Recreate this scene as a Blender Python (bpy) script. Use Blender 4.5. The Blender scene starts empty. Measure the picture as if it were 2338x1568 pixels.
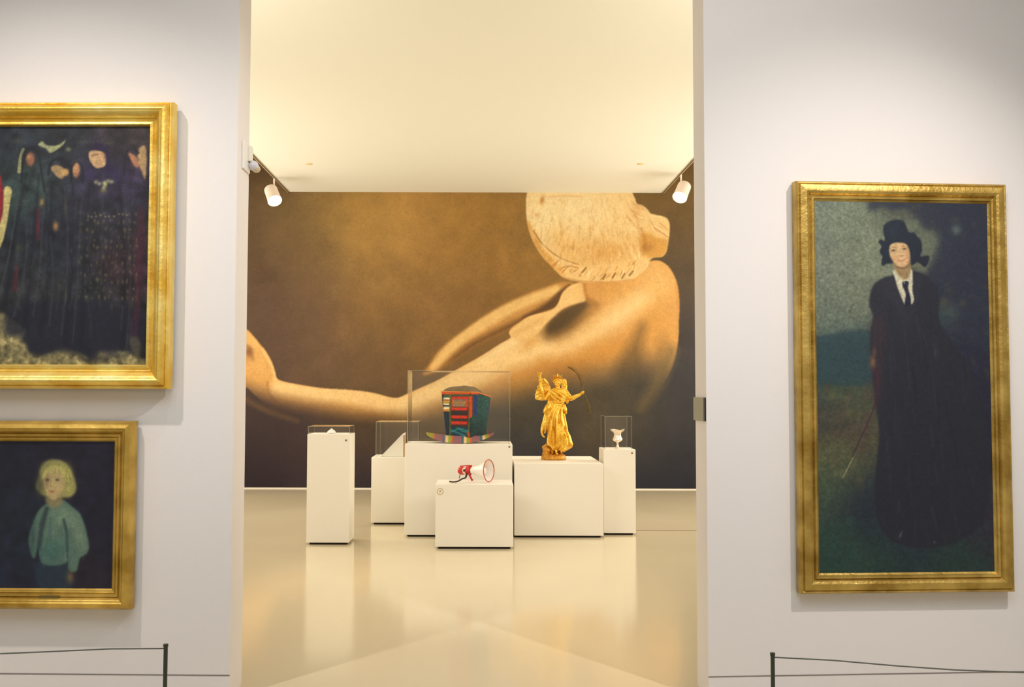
import bpy, bmesh, math, random
import numpy as np
from mathutils import Vector, Matrix

# ---------------------------------------------------------------- camera, world, exposure
SC = bpy.context.scene
COL = SC.collection
W_PX, H_PX = 2338, 1568
F_PX = 2273.0                       # 35 mm lens
PP = (1098.0, 784.0)                # the frame is cropped a little off the optical axis
EYE = Vector((0, 0, 1.6))
PITCH = math.radians(2.745)
ROLL = 0.003
cd = bpy.data.cameras.new('camera'); cam = bpy.data.objects.new('camera', cd); COL.objects.link(cam)
cd.sensor_width = 36; cd.lens = F_PX * 36 / W_PX; cd.shift_x = (W_PX / 2 - PP[0]) / W_PX
cd.clip_start = .05; cd.clip_end = 100
RM = Matrix.Rotation(math.pi / 2 + PITCH, 3, 'X') @ Matrix.Rotation(ROLL, 3, 'Z')
cam.matrix_world = Matrix.Translation(EYE) @ RM.to_4x4()
SC.camera = cam
SC.view_settings.view_transform = 'Standard'
SC.view_settings.look = 'None'
SC.view_settings.gamma = 1
SC.view_settings.use_curve_mapping = False
SC.view_settings.exposure = 0.10
SC.cycles.transparent_max_bounces = 32
wd = bpy.data.worlds.new('world'); SC.world = wd; wd.use_nodes = True
wd.node_tree.nodes['Background'].inputs[0].default_value = (1, .95, .9, 1)
wd.node_tree.nodes['Background'].inputs[1].default_value = 0.3

def ray(px, py):
    return RM @ Vector(((px - PP[0]) / F_PX, -(py - PP[1]) / F_PX, -1))
def at(px, py, y):
    """world point seen at a pixel on the plane Y = y"""
    d = ray(px, py); return EYE + d * (y / d.y)
def onz(px, py, z=0.0):
    """world point seen at a pixel on the level Z = z"""
    d = ray(px, py); return EYE + d * ((z - EYE.z) / d.z)

# ---------------------------------------------------------------- lights
def area(name, loc, target, sx, sy, power, col, spread=180):
    l = bpy.data.lights.new(name, 'AREA'); l.shape = 'RECTANGLE'; l.size = sx; l.size_y = sy; l.energy = power; l.color = col
    l.spread = math.radians(spread)
    o = bpy.data.objects.new(name, l); COL.objects.link(o); o.location = loc
    o.rotation_euler = (Vector(target) - Vector(loc)).to_track_quat('-Z', 'Y').to_euler(); return o
def spot(name, loc, target, power, col, cone=60, blend=.6, rad=.04):
    l = bpy.data.lights.new(name, 'SPOT'); l.energy = power; l.color = col; l.spot_size = math.radians(cone); l.spot_blend = blend
    l.shadow_soft_size = rad
    o = bpy.data.objects.new(name, l); COL.objects.link(o); o.location = loc
    o.rotation_euler = (Vector(target) - Vector(loc)).to_track_quat('-Z', 'Y').to_euler(); return o
WARM = (1, .92, .81)
NEUT = (1, .93, .875)
COOL = (.74, .88, 1)
# the far gallery: added unseen fill panels at both sides and before the plinths
area('side_fill_light', (-5.6, 13.2, 2.7), (0, 14.2, 3.4), 5.8, 1.6, 226, WARM)
area('side_fill_light', (5.6, 13.2, 2.7), (0, 14.2, 3.4), 5.8, 1.6, 258, WARM)
area('plinth_fill_light', (-3.2, 7.0, 3.8), (-.8, 13, 2.9), 2.6, 1.2, 74, WARM)
area('plinth_fill_light', (3.2, 7.0, 3.8), (.8, 13, 2.9), 2.6, 1.2, 74, WARM)
# the near gallery: an added soft cool overhead fill, warm picture and fill spots
area('overhead_fill_light', (0, 0.6, 5.3), (0, 1.2, 0), 6, 3, 140, COOL)
spot('picture_and_fill_spot', (-2.8, 3.25, 4.95), (-2.1, 5.2, 1.35), 285, NEUT, 66, 1, .05)
spot('picture_and_fill_spot', (-.9, 3.9, 4.95), (-1.7, 5.2, 2.4), 40, NEUT, 60, 1, .05)
spot('picture_and_fill_spot', (1.6, 3.4, 4.4), (-1.35, 5.35, 2.3), 235, NEUT, 40, 1, .08)  # added spot, brightens the left reveal and the wall beside it
spot('picture_and_fill_spot', (3.1, 2.5, 4.95), (1.9, 5.2, 1.3), 380, NEUT, 56, .9, .06)
spot('picture_and_fill_spot', (.6, 2.0, 4.6), (1.5, 5.2, 2.9), 150, NEUT, 56, 1, .08)  # added spot, brightens the upper right wall next to the opening

MURAL_GAIN, MURAL_TINT = .79, (1, 1.06, 1.14)

# ---------------------------------------------------------------- mesh helpers
class MB:
    def __init__(s): s.v = []; s.f = []
    def add(s, vs, fs):
        n = len(s.v); s.v += [tuple(v) for v in vs]; s.f += [tuple(i + n for i in f) for f in fs]; return s
    def box(s, x0, x1, y0, y1, z0, z1, M=None):
        vs = [Vector(p) for p in [(x0, y0, z0), (x1, y0, z0), (x1, y1, z0), (x0, y1, z0), (x0, y0, z1), (x1, y0, z1), (x1, y1, z1), (x0, y1, z1)]]
        if M: vs = [M @ v for v in vs]
        return s.add(vs, [(0, 3, 2, 1), (4, 5, 6, 7), (0, 1, 5, 4), (1, 2, 6, 5), (2, 3, 7, 6), (3, 0, 4, 7)])
    def loft(s, rings, cap=True, closed=True):
        n = len(rings[0]); vs = [v for r in rings for v in r]; fs = []
        for i in range(len(rings) - 1):
            for j in range(n if closed else n - 1):
                a, b = i * n + j, i * n + (j + 1) % n
                fs.append((a, b, b + n, a + n))
        if cap and closed:
            fs.append(tuple(range(n))[::-1]); fs.append(tuple(range((len(rings) - 1) * n, len(rings) * n)))
        return s.add(vs, fs)
    def lathe(s, prof, c=(0, 0, 0), axis=(0, 0, 1), seg=32, cap=True):
        """prof: (radius, distance along axis)"""
        c = Vector(c); a = Vector(axis).normalized(); q = a.to_track_quat('Z', 'Y')
        rings = [[c + q @ Vector((r * math.cos(2 * math.pi * k / seg), r * math.sin(2 * math.pi * k / seg), h)) for k in range(seg)] for r, h in prof]
        return s.loft(rings, cap)
    def tube(s, pts, r, seg=10, cap=True, flat=1.0, up=(0, 0, 1)):
        pts = [Vector(p) for p in pts]; n = len(pts)
        R = [r] * n if not hasattr(r, '__len__') else [float(np.interp(i / (n - 1), np.linspace(0, 1, len(r)), r)) for i in range(n)]
        rings = []; u = None
        for i, p in enumerate(pts):
            t = (pts[min(i + 1, n - 1)] - pts[max(i - 1, 0)]).normalized()
            if u is None:
                u = Vector(up).cross(t)
                if u.length < 1e-3: u = Vector((1, 0, 0)).cross(t)
                u.normalize()
            u = (u - t * u.dot(t)).normalized(); w = t.cross(u)
            rings.append([p + u * R[i] * math.cos(2 * math.pi * k / seg) + w * R[i] * flat * math.sin(2 * math.pi * k / seg) for k in range(seg)])
        return s.loft(rings, cap)
    def ball(s, c, rx, ry=None, rz=None, seg=20, rng=12, M=None):
        ry = ry or rx; rz = rz or rx; c = Vector(c); rings = []
        for i in range(1, rng):
            t = math.pi * i / rng - math.pi / 2
            rings.append([Vector((rx * math.cos(t) * math.cos(2 * math.pi * k / seg), ry * math.cos(t) * math.sin(2 * math.pi * k / seg), rz * math.sin(t))) for k in range(seg)])
        if M: rings = [[M @ v for v in r] for r in rings]
        return s.loft([[c + v for v in r] for r in rings])
    def prism(s, outline, d, M=None):
        """outline: points (a, b) extruded from d[0] to d[1] along the third axis; M places (a, b, c)"""
        n = len(outline); vs = [Vector((a, b, d[0])) for a, b in outline] + [Vector((a, b, d[1])) for a, b in outline]
        if M: vs = [M @ v for v in vs]
        fs = [tuple(range(n))[::-1], tuple(range(n, 2 * n))] + [(i, (i + 1) % n, (i + 1) % n + n, i + n) for i in range(n)]
        return s.add(vs, fs)
    def build(s, name, mat, parent=None, origin=None, smooth=None, bevel=0, fix=True):
        o0 = Vector(origin) if origin is not None else (wloc(parent) if parent else Vector((0, 0, 0)))
        me = bpy.data.meshes.new(name)
        me.from_pydata([tuple(Vector(v) - o0) for v in s.v], [], s.f)
        if fix:
            bm = bmesh.new(); bm.from_mesh(me); bmesh.ops.recalc_face_normals(bm, faces=bm.faces); bm.to_mesh(me); bm.free()
        if mat: me.materials.append(mat)
        o = bpy.data.objects.new(name, me); COL.objects.link(o)
        if parent: o.parent = parent
        else: o.location = o0
        if smooth is not None:
            me.shade_smooth()
            if smooth < 180: me.set_sharp_from_angle(angle=math.radians(smooth))
        if bevel:
            b = o.modifiers.new('bevel', 'BEVEL'); b.width = bevel; b.segments = 2; b.limit_method = 'ANGLE'; b.angle_limit = math.radians(40)
        return o
def wloc(o):
    p = Vector((0, 0, 0))
    while o is not None: p = p + o.location; o = o.parent
    return p
def tag(o, label=None, cat=None, group=None, kind=None):
    if label: o['label'] = label
    if cat: o['category'] = cat
    if group: o['group'] = group
    if kind: o['kind'] = kind
    return o
def thing(name, loc, label, cat, group=None):
    o = bpy.data.objects.new(name, None); COL.objects.link(o); o.location = loc; o.empty_display_size = .1
    return tag(o, label, cat, group)
def struct(name, mb, mat, **k): return tag(mb.build(name, mat, **k), kind='structure')

# ---------------------------------------------------------------- materials
def lin(c):
    return tuple(((x / 255) / 12.92 if x / 255 <= .04045 else ((x / 255 + .055) / 1.055) ** 2.4) for x in c)
def mat(name, col, rough=.5, metal=0, bump=0, bscale=200, var=0, vscale=3, spec=.5, coat=0, srgb=True):
    m = bpy.data.materials.new(name); m.use_nodes = True; nt = m.node_tree; N = nt.nodes; L = nt.links; b = N['Principled BSDF']
    c = lin(col) if srgb else col
    b.inputs['Base Color'].default_value = (*c, 1); b.inputs['Roughness'].default_value = rough; b.inputs['Metallic'].default_value = metal
    b.inputs['Specular IOR Level'].default_value = spec; b.inputs['Coat Weight'].default_value = coat
    tc = N.new('ShaderNodeTexCoord')
    if var:
        n = N.new('ShaderNodeTexNoise'); n.inputs['Scale'].default_value = vscale; n.inputs['Detail'].default_value = 5
        L.new(tc.outputs['Object'], n.inputs['Vector'])
        r = N.new('ShaderNodeMapRange'); r.inputs['To Min'].default_value = 1 - var; r.inputs['To Max'].default_value = 1 + var
        L.new(n.outputs['Fac'], r.inputs['Value'])
        v = N.new('ShaderNodeVectorMath'); v.operation = 'SCALE'; v.inputs[0].default_value = c; L.new(r.outputs[0], v.inputs['Scale'])
        L.new(v.outputs[0], b.inputs['Base Color'])
    if bump:
        n = N.new('ShaderNodeTexNoise'); n.inputs['Scale'].default_value = bscale; n.inputs['Detail'].default_value = 4
        L.new(tc.outputs['Object'], n.inputs['Vector'])
        u = N.new('ShaderNodeBump'); u.inputs['Strength'].default_value = bump; u.inputs['Distance'].default_value = .004
        L.new(n.outputs['Fac'], u.inputs['Height']); L.new(u.outputs[0], b.inputs['Normal'])
    return m
def gold_mat(name, c1, c2, rough=.34, scale=9, bump=.5, bscale=40, stretch=(1, 1, 1), metal=.85):
    m = bpy.data.materials.new(name); m.use_nodes = True; nt = m.node_tree; N = nt.nodes; L = nt.links; b = N['Principled BSDF']
    tc = N.new('ShaderNodeTexCoord'); mp = N.new('ShaderNodeMapping'); mp.inputs['Scale'].default_value = stretch; L.new(tc.outputs['Object'], mp.inputs[0])
    n = N.new('ShaderNodeTexNoise'); n.inputs['Scale'].default_value = scale; n.inputs['Detail'].default_value = 6; L.new(mp.outputs[0], n.inputs['Vector'])
    r = N.new('ShaderNodeValToRGB'); r.color_ramp.elements[0].position = .35; r.color_ramp.elements[1].position = .68
    r.color_ramp.elements[0].color = (*lin(c1), 1); r.color_ramp.elements[1].color = (*lin(c2), 1)
    L.new(n.outputs['Fac'], r.inputs[0]); L.new(r.outputs[0], b.inputs['Base Color'])
    b.inputs['Metallic'].default_value = metal; b.inputs['Roughness'].default_value = rough
    n2 = N.new('ShaderNodeTexNoise'); n2.inputs['Scale'].default_value = bscale; n2.inputs['Detail'].default_value = 5; L.new(mp.outputs[0], n2.inputs['Vector'])
    u = N.new('ShaderNodeBump'); u.inputs['Strength'].default_value = bump; u.inputs['Distance'].default_value = .006
    L.new(n2.outputs['Fac'], u.inputs['Height']); L.new(u.outputs[0], b.inputs['Normal'])
    return m
def print_mat(name, rough=.5, spec=.3, bump=0):
    m = bpy.data.materials.new(name); m.use_nodes = True; nt = m.node_tree; N = nt.nodes; L = nt.links; b = N['Principled BSDF']
    a = N.new('ShaderNodeAttribute'); a.attribute_name = 'Col'; L.new(a.outputs['Color'], b.inputs['Base Color'])
    b.inputs['Roughness'].default_value = rough; b.inputs['Specular IOR Level'].default_value = spec
    if bump:
        tc = N.new('ShaderNodeTexCoord'); n = N.new('ShaderNodeTexNoise'); n.inputs['Scale'].default_value = 90; L.new(tc.outputs['Object'], n.inputs['Vector'])
        u = N.new('ShaderNodeBump'); u.inputs['Strength'].default_value = bump; u.inputs['Distance'].default_value = .002
        L.new(n.outputs['Fac'], u.inputs['Height']); L.new(u.outputs[0], b.inputs['Normal'])
    return m
def glass_mat(name, tint=(.994, .997, .992), ior=1.49):
    m = bpy.data.materials.new(name); m.use_nodes = True; nt = m.node_tree; N = nt.nodes; L = nt.links
    for n in list(N): N.remove(n)
    o = N.new('ShaderNodeOutputMaterial'); mx = N.new('ShaderNodeMixShader'); t = N.new('ShaderNodeBsdfTransparent'); g = N.new('ShaderNodeBsdfGlossy'); f = N.new('ShaderNodeFresnel')
    t.inputs[0].default_value = (*tint, 1); g.inputs['Roughness'].default_value = .02; f.inputs[0].default_value = ior
    gm = N.new('ShaderNodeNewGeometry'); mm = N.new('ShaderNodeMath'); mm.operation = 'SUBTRACT'; mm.inputs[0].default_value = 1; L.new(gm.outputs['Backfacing'], mm.inputs[1])
    mu = N.new('ShaderNodeMath'); mu.operation = 'MULTIPLY'; L.new(f.outputs[0], mu.inputs[0]); L.new(mm.outputs[0], mu.inputs[1])
    L.new(mu.outputs[0], mx.inputs[0]); L.new(t.outputs[0], mx.inputs[1]); L.new(g.outputs[0], mx.inputs[2]); L.new(mx.outputs[0], o.inputs[0])
    return m
def edge_mat(name):
    m = bpy.data.materials.new(name); m.use_nodes = True; nt = m.node_tree; N = nt.nodes; L = nt.links
    for n in list(N): N.remove(n)
    o = N.new('ShaderNodeOutputMaterial'); mx = N.new('ShaderNodeMixShader'); t = N.new('ShaderNodeBsdfTransparent'); g = N.new('ShaderNodeBsdfDiffuse')
    g.inputs[0].default_value = (.62, .58, .44, 1); mx.inputs[0].default_value = .38  # pale diffuse colour stands in for light caught in the polished edges
    L.new(t.outputs[0], mx.inputs[1]); L.new(g.outputs[0], mx.inputs[2]); L.new(mx.outputs[0], o.inputs[0])
    return m
def emit_mat(name, col, strength):
    m = bpy.data.materials.new(name); m.use_nodes = True; b = m.node_tree.nodes['Principled BSDF']
    b.inputs['Base Color'].default_value = (*col, 1); b.inputs['Emission Color'].default_value = (*col, 1); b.inputs['Emission Strength'].default_value = strength
    return m

def painted_grid(name, O, U, V, nx, ny, colfn, mat, parent=None, origin=None):
    """finely divided flat sheet; colfn(u, v) gives linear rgb for arrays u, v in 0..1 (v upwards)"""
    O, U, V = (np.array(p, float) for p in (O, U, V))
    o0 = np.array(origin if origin is not None else (wloc(parent) if parent else (0, 0, 0)), float)
    u, v = np.meshgrid(np.linspace(0, 1, nx), np.linspace(0, 1, ny)); u, v = u.ravel(), v.ravel()
    co = O + u[:, None] * U + v[:, None] * V - o0
    me = bpy.data.meshes.new(name); nv = nx * ny; nf = (nx - 1) * (ny - 1)
    me.vertices.add(nv); me.vertices.foreach_set('co', co.astype(np.float32).ravel())
    i, j = np.meshgrid(np.arange(nx - 1), np.arange(ny - 1)); a = (j * nx + i).ravel()
    q = np.stack([a, a + 1, a + 1 + nx, a + nx], 1).astype(np.int32)
    me.loops.add(nf * 4); me.loops.foreach_set('vertex_index', q.ravel())
    me.polygons.add(nf); me.polygons.foreach_set('loop_start', np.arange(nf, dtype=np.int32) * 4)
    me.update(calc_edges=True); me.validate()
    at_ = me.color_attributes.new('Col', 'FLOAT_COLOR', 'POINT')
    c = np.ones((nv, 4), np.float32); c[:, :3] = colfn(u, v)
    at_.data.foreach_set('color', c.ravel())
    me.materials.append(mat)
    o = bpy.data.objects.new(name, me); COL.objects.link(o)
    if parent: o.parent = parent
    else: o.location = Vector(o0)
    return o

M_WALL = mat('wall_paint', (240, 233, 229), .9, var=.012, vscale=.7, bump=.08, bscale=160, spec=.2)
M_WALLB = mat('far_wall_paint', (238, 230, 212), .9, spec=.2)
M_CEIL = mat('ceiling_paint', (224, 223, 210), .95, spec=.1)
M_REVEAL = mat('reveal_paint', (240, 232, 222), .9, spec=.2)
M_FLOOR = mat('polished_floor', (226, 212, 180), .13, var=.05, vscale=.9, bump=.03, bscale=6, spec=.5)
M_NFLOOR = M_FLOOR
M_PLINTH = mat('plinth_paint', (243, 238, 226), .55, spec=.3, var=.01, vscale=2)
M_DARK = mat('recess_black', (22, 18, 16), .8)
M_SCREW = mat('lock_metal', (150, 130, 104), .4, metal=.6)
M_GLASS = glass_mat('acrylic', ior=1.55)
M_GEDGE = edge_mat('acrylic_edge')
M_WHITE = mat('white_enamel', (240, 236, 230), .4)
M_GREYBOX = mat('grey_panel', (150, 146, 122), .45, bump=.2, bscale=300)
M_BLACK = mat('black_trim', (24, 24, 24), .5)
M_POST = mat('barrier_metal', (70, 72, 64), .45, metal=.5)
M_WIRE = mat('barrier_cord', (96, 98, 88), .6)
M_GROOVE = mat('groove_shade', (140, 130, 124), .9)
# ---------------------------------------------------------------- artwork painter (numpy, colours in sRGB 0..255)
class Art:
    """A small raster painter. Coordinates are art units; the result becomes the colour attribute of a flat, finely divided print."""
    def __init__(s, x0, y0, x1, y1, k=1.0):
        s.x0, s.y0, s.k = x0, y0, k
        s.w, s.h = int((x1 - x0) * k), int((y1 - y0) * k)
        s.a = np.zeros((s.h, s.w, 3), np.float32)
        s.X, s.Y = np.meshgrid(x0 + (np.arange(s.w) + .5) / k, y0 + (np.arange(s.h) + .5) / k)
        s.clip = None
        s.rs = np.random.RandomState(7)
    def field(s, samples, sig=120):
        num = np.zeros_like(s.a); den = np.zeros((s.h, s.w), np.float32)
        for (x, y, c) in samples:
            d2 = (s.X - x) ** 2 + (s.Y - y) ** 2
            w = np.exp(-d2 / (2 * sig * sig)) + 1e-3 / (1 + d2 / 1e4)
            num += w[..., None] * np.array(c, np.float32); den += w
        s.a = (num / den[..., None]).astype(np.float32)
    def blurm(s, m, sig):
        sig *= s.k
        if sig < .3: return m
        r = int(sig * 2.6) + 1
        g = np.exp(-np.arange(-r, r + 1) ** 2 / (2 * sig * sig)); g /= g.sum()
        out = m
        for ax in (0, 1):
            n = out.shape[ax]; L = 1
            while L < n + 4 * r: L *= 2
            pad = [(0, 0), (0, 0)]; pad[ax] = (r, r)
            p = np.pad(out, pad, mode='edge')
            F = np.fft.rfft(p, L, axis=ax)
            G = np.fft.rfft(g, L); sh = [1, 1]; sh[ax] = -1
            q = np.fft.irfft(F * G.reshape(sh), L, axis=ax)
            out = q[2 * r:2 * r + n] if ax == 0 else q[:, 2 * r:2 * r + n]
        return out.astype(np.float32)
    def spline(s, pts, closed=True, n=6):
        P = np.array(pts, float); N = len(P); out = []
        for i in range(N if closed else N - 1):
            if closed: a, b, c, d = P[i - 1], P[i], P[(i + 1) % N], P[(i + 2) % N]
            else: a, b, c, d = P[max(i - 1, 0)], P[i], P[i + 1], P[min(i + 2, N - 1)]
            for t in np.arange(n) / n:
                out.append(.5 * ((2 * b) + (c - a) * t + (2 * a - 5 * b + 4 * c - d) * t * t + (3 * b - 3 * c + d - a) * t ** 3))
        if not closed: out.append(P[-1])
        return np.array(out)
    def mask(s, pts, blur=.6, smooth=True):
        P = s.spline(pts) if smooth else np.array(pts, float)
        P = (P - [s.x0, s.y0]) * s.k
        m = np.zeros((s.h, s.w), np.float32)
        x, y = P[:, 0], P[:, 1]; xn, yn = np.roll(x, -1), np.roll(y, -1)
        for r in range(max(0, int(y.min())), min(s.h, int(y.max()) + 2)):
            yy = r + .5
            c = ((y <= yy) & (yn > yy)) | ((yn <= yy) & (y > yy))
            if not c.any(): continue
            xs = np.sort(x[c] + (yy - y[c]) / (yn[c] - y[c]) * (xn[c] - x[c]))
            for i in range(0, len(xs) - 1, 2):
                a, b = int(round(max(xs[i], 0))), int(round(min(xs[i + 1], s.w)))
                if b > a: m[r, a:b] = 1
        return s.blurm(m, blur)
    def put(s, m, col, al=1.0):
        m = m * al
        if s.clip is not None: m = m * s.clip
        m = m[..., None]
        s.a = s.a * (1 - m) + np.array(col, np.float32) * m
    def poly(s, pts, col, al=1.0, blur=.6, smooth=True):
        m = s.mask(pts, blur, smooth); s.put(m, col, al); return m
    def blob(s, x, y, rx, ry, col, al=1.0, ang=0, hard=0):
        c, n = math.cos(math.radians(ang)), math.sin(math.radians(ang))
        u = ((s.X - x) * c + (s.Y - y) * n) / rx; v = (-(s.X - x) * n + (s.Y - y) * c) / ry
        q = u * u + v * v
        if hard: m = 1 / (1 + np.exp(np.clip((np.sqrt(q) - 1) * hard, -30, 30)))
        else: m = np.exp(-q * 1.1)
        s.put(m.astype(np.float32), col, al)
    def stroke(s, pts, w, col, al=1.0, soft=1.0, smooth=True):
        P = s.spline(pts, False, 5) if smooth and len(pts) > 2 else np.array(pts, float)
        W = np.full(len(P), w) if np.isscalar(w) else np.interp(np.linspace(0, 1, len(P)), np.linspace(0, 1, len(w)), w)
        pad = max(W) + soft * 3
        i0 = max(0, int((P[:, 0].min() - pad - s.x0) * s.k)); i1 = min(s.w, int((P[:, 0].max() + pad - s.x0) * s.k) + 1)
        j0 = max(0, int((P[:, 1].min() - pad - s.y0) * s.k)); j1 = min(s.h, int((P[:, 1].max() + pad - s.y0) * s.k) + 1)
        if i1 <= i0 or j1 <= j0: return
        X, Y = s.X[j0:j1, i0:i1], s.Y[j0:j1, i0:i1]
        m = np.zeros_like(X)
        for a, b, wa, wb in zip(P[:-1], P[1:], W[:-1], W[1:]):
            d = b - a; L = d @ d + 1e-9
            t = np.clip(((X - a[0]) * d[0] + (Y - a[1]) * d[1]) / L, 0, 1)
            dist = np.hypot(X - a[0] - t * d[0], Y - a[1] - t * d[1])
            m = np.maximum(m, np.clip(((wa + (wb - wa) * t) / 2 - dist) / soft + .5, 0, 1))
        full = np.zeros((s.h, s.w), np.float32); full[j0:j1, i0:i1] = m
        s.put(full, col, al)
    def noise(s, scale, amp, tint=(1, 1, 1)):
        n = s.rs.randn(s.h, s.w).astype(np.float32)
        n = s.blurm(n, scale); n /= n.std() + 1e-6
        if s.clip is not None: n = n * s.clip
        s.a = s.a * (1 + amp * n[..., None] * np.array(tint, np.float32))
    def linear(s, gain=1.0, col=(1, 1, 1)):
        c = np.clip(s.a / 255., 0, 1)
        l = np.where(c <= .04045, c / 12.92, ((c + .055) / 1.055) ** 2.4)
        return np.clip(l * gain * np.array(col), 0, 1)
    def sample(s, x, y, lin):
        i = np.clip((x - s.x0) * s.k - .5, 0, s.w - 1.001); j = np.clip((y - s.y0) * s.k - .5, 0, s.h - 1.001)
        i0, j0 = i.astype(int), j.astype(int); fi, fj = (i - i0)[:, None], (j - j0)[:, None]
        return (lin[j0, i0] * (1 - fi) + lin[j0, i0 + 1] * fi) * (1 - fj) + (lin[j0 + 1, i0] * (1 - fi) + lin[j0 + 1, i0 + 1] * fi) * fj


def art_mural():
    A = Art(520, 300, 1640, 1116, 1.0)
    A.field([(560, 360, (88, 64, 40)), (590, 480, (98, 74, 46)), (640, 480, (112, 88, 54)), (700, 488, (126, 100, 60)), (800, 488, (166, 126, 60)), (865, 500, (184, 140, 72)), (950, 488, (168, 124, 62)),
             (1100, 488, (160, 118, 54)), (1180, 500, (152, 112, 56)), (760, 420, (150, 114, 58)), (580, 620, (90, 66, 44)), (580, 708, (84, 61, 42)), (700, 708, (105, 78, 54)), (850, 708, (138, 102, 56)), (1000, 700, (142, 104, 58)), (1100, 690, (136, 98, 50)),
             (860, 600, (158, 118, 62)), (720, 600, (120, 92, 56)), (1000, 600, (152, 112, 56)), (1150, 600, (146, 106, 50)),
             (700, 820, (104, 78, 54)), (850, 820, (112, 84, 54)), (980, 780, (126, 92, 50)), (590, 800, (84, 60, 44)),
             (590, 960, (64, 48, 44)), (600, 1040, (52, 38, 40)), (600, 1100, (42, 34, 46)), (680, 1040, (68, 52, 50)), (830, 990, (84, 64, 44)), (830, 1090, (52, 42, 48)),
             (1000, 960, (98, 78, 50)), (1190, 940, (92, 78, 54)), (1210, 1000, (50, 50, 54)), (1350, 960, (82, 70, 52)), (1450, 960, (74, 66, 52)), (1530, 980, (58, 54, 52)), (1500, 1090, (44, 44, 52)),
             (1570, 560, (98, 78, 52)), (1575, 480, (112, 86, 48)), (1575, 640, (84, 68, 52)), (1575, 760, (66, 58, 54)), (1575, 900, (56, 54, 56)), (1575, 1050, (46, 46, 54)), (1200, 1090, (46, 44, 52)),
             (1300, 400, (140, 102, 50)), (1500, 400, (120, 90, 46))], 58)
    A.noise(14, .025)
    # far arm, out of focus, passing behind the chest
    far = [(966, 856), (984, 828), (1008, 795), (1050, 762), (1108, 720), (1168, 686), (1236, 658), (1286, 643), (1310, 646), (1300, 668), (1272, 700),
           (1226, 716), (1180, 742), (1130, 766), (1084, 790), (1038, 822), (1002, 846)]
    m = A.mask(far, 3)
    A.put(m, (196, 140, 72)); A.clip = m
    A.stroke([(990, 838), (1040, 782), (1110, 733), (1180, 696), (1270, 660)], [16, 26, 30, 26, 20], (238, 192, 118), .9, 12)
    A.stroke([(1010, 850), (1070, 800), (1150, 762), (1230, 722), (1290, 680)], [16, 26, 34, 34, 28], (112, 76, 38), .9, 14)
    A.stroke([(1200, 728), (1250, 704), (1280, 672), (1300, 650)], [16, 22, 18, 6], (96, 66, 34), .85, 8)
    A.clip = None
    # body, near arm and hand
    body = [(520, 742), (545, 745), (566, 756), (586, 778), (594, 788), (606, 802), (620, 826), (629, 850), (634, 866), (656, 874), (700, 882), (745, 888), (800, 891),
            (850, 897), (885, 906), (908, 909), (930, 900), (960, 886), (1000, 868), (1050, 840), (1100, 812), (1140, 786), (1166, 771), (1162, 760), (1168, 748),
            (1184, 736), (1206, 722), (1240, 712), (1262, 704), (1274, 692), (1284, 668), (1300, 652), (1324, 642), (1350, 630), (1420, 610), (1480, 596), (1498, 592),
            (1516, 597), (1532, 612), (1544, 636), (1550, 662), (1552, 700), (1550, 735), (1548, 780), (1535, 835), (1505, 890), (1462, 935), (1400, 960), (1310, 968),
            (1230, 960), (1180, 958), (1120, 985), (1060, 1010), (1000, 1002), (950, 990), (900, 975), (850, 972), (790, 970), (730, 968), (690, 966), (655, 955),
            (620, 935), (585, 905), (560, 885), (520, 880)]
    m = A.mask(body, 1.1)
    keep = A.a.copy()
    A.put(m, (214, 156, 84)); A.clip = m
    # hand and wrist
    A.blob(575, 790, 22, 34, (226, 176, 104), .7, 40)
    A.blob(568, 806, 10, 14, (120, 76, 38), .9)
    A.stroke([(556, 786), (572, 800), (578, 822)], 6, (128, 82, 42), .6, 8)
    A.blob(598, 840, 26, 30, (222, 168, 92), .7)
    A.stroke([(600, 800), (622, 838), (630, 868)], 8, (238, 194, 122), .8, 7)
    A.stroke([(612, 876), (616, 900), (632, 918)], 5, (160, 104, 50), .6, 7)
    # forearm
    A.stroke([(636, 886), (720, 898), (800, 904), (880, 918), (925, 918)], [32, 38, 40, 44, 40], (248, 204, 136), .9, 20)
    A.stroke([(640, 930), (720, 944), (800, 950), (870, 956), (930, 962)], [16, 14, 14, 14, 14], (196, 130, 56), .6, 18)
    # upper arm to shoulder
    A.stroke([(930, 922), (1000, 890), (1080, 852), (1160, 806), (1230, 790)], [44, 50, 62, 74, 70], (248, 208, 142), .9, 34)
    A.stroke([(1180, 770), (1140, 800), (1100, 826)], 16, (244, 210, 150), .6, 14)
    A.stroke([(1010, 950), (1100, 930), (1180, 900), (1260, 880), (1330, 860)], [40, 60, 70, 70, 40], (206, 140, 56), .6, 44)
    # armpit shade first, then the crisp light edge of the breast and side over it
    A.poly([(1338, 680), (1296, 700), (1262, 722), (1240, 750), (1232, 770), (1262, 778), (1300, 764), (1330, 736), (1352, 710), (1360, 694)], (110, 80, 42), .85, 9)
    A.poly([(1336, 686), (1296, 702), (1268, 722), (1248, 746), (1252, 762), (1286, 748), (1316, 724), (1340, 700)], (84, 64, 38), .9, 4)
    A.blob(1360, 704, 26, 10, (176, 120, 56), .6, -30)
    A.poly([(1180, 742), (1212, 720), (1252, 710), (1270, 698), (1285, 666), (1308, 648), (1326, 645), (1334, 658), (1337, 684), (1316, 692), (1298, 698), (1282, 706), (1262, 724),
            (1244, 742), (1226, 762), (1200, 778), (1172, 774), (1164, 758)], (240, 196, 126), .97, 1.6)
    A.stroke([(1176, 762), (1210, 744), (1240, 726)], 12, (216, 160, 84), .45, 12)
    A.stroke([(1334, 650), (1342, 680), (1362, 694)], [6, 8, 12], (158, 104, 48), .8, 8)
    A.blob(1212, 782, 30, 14, (212, 150, 72), .6, -30)
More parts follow.
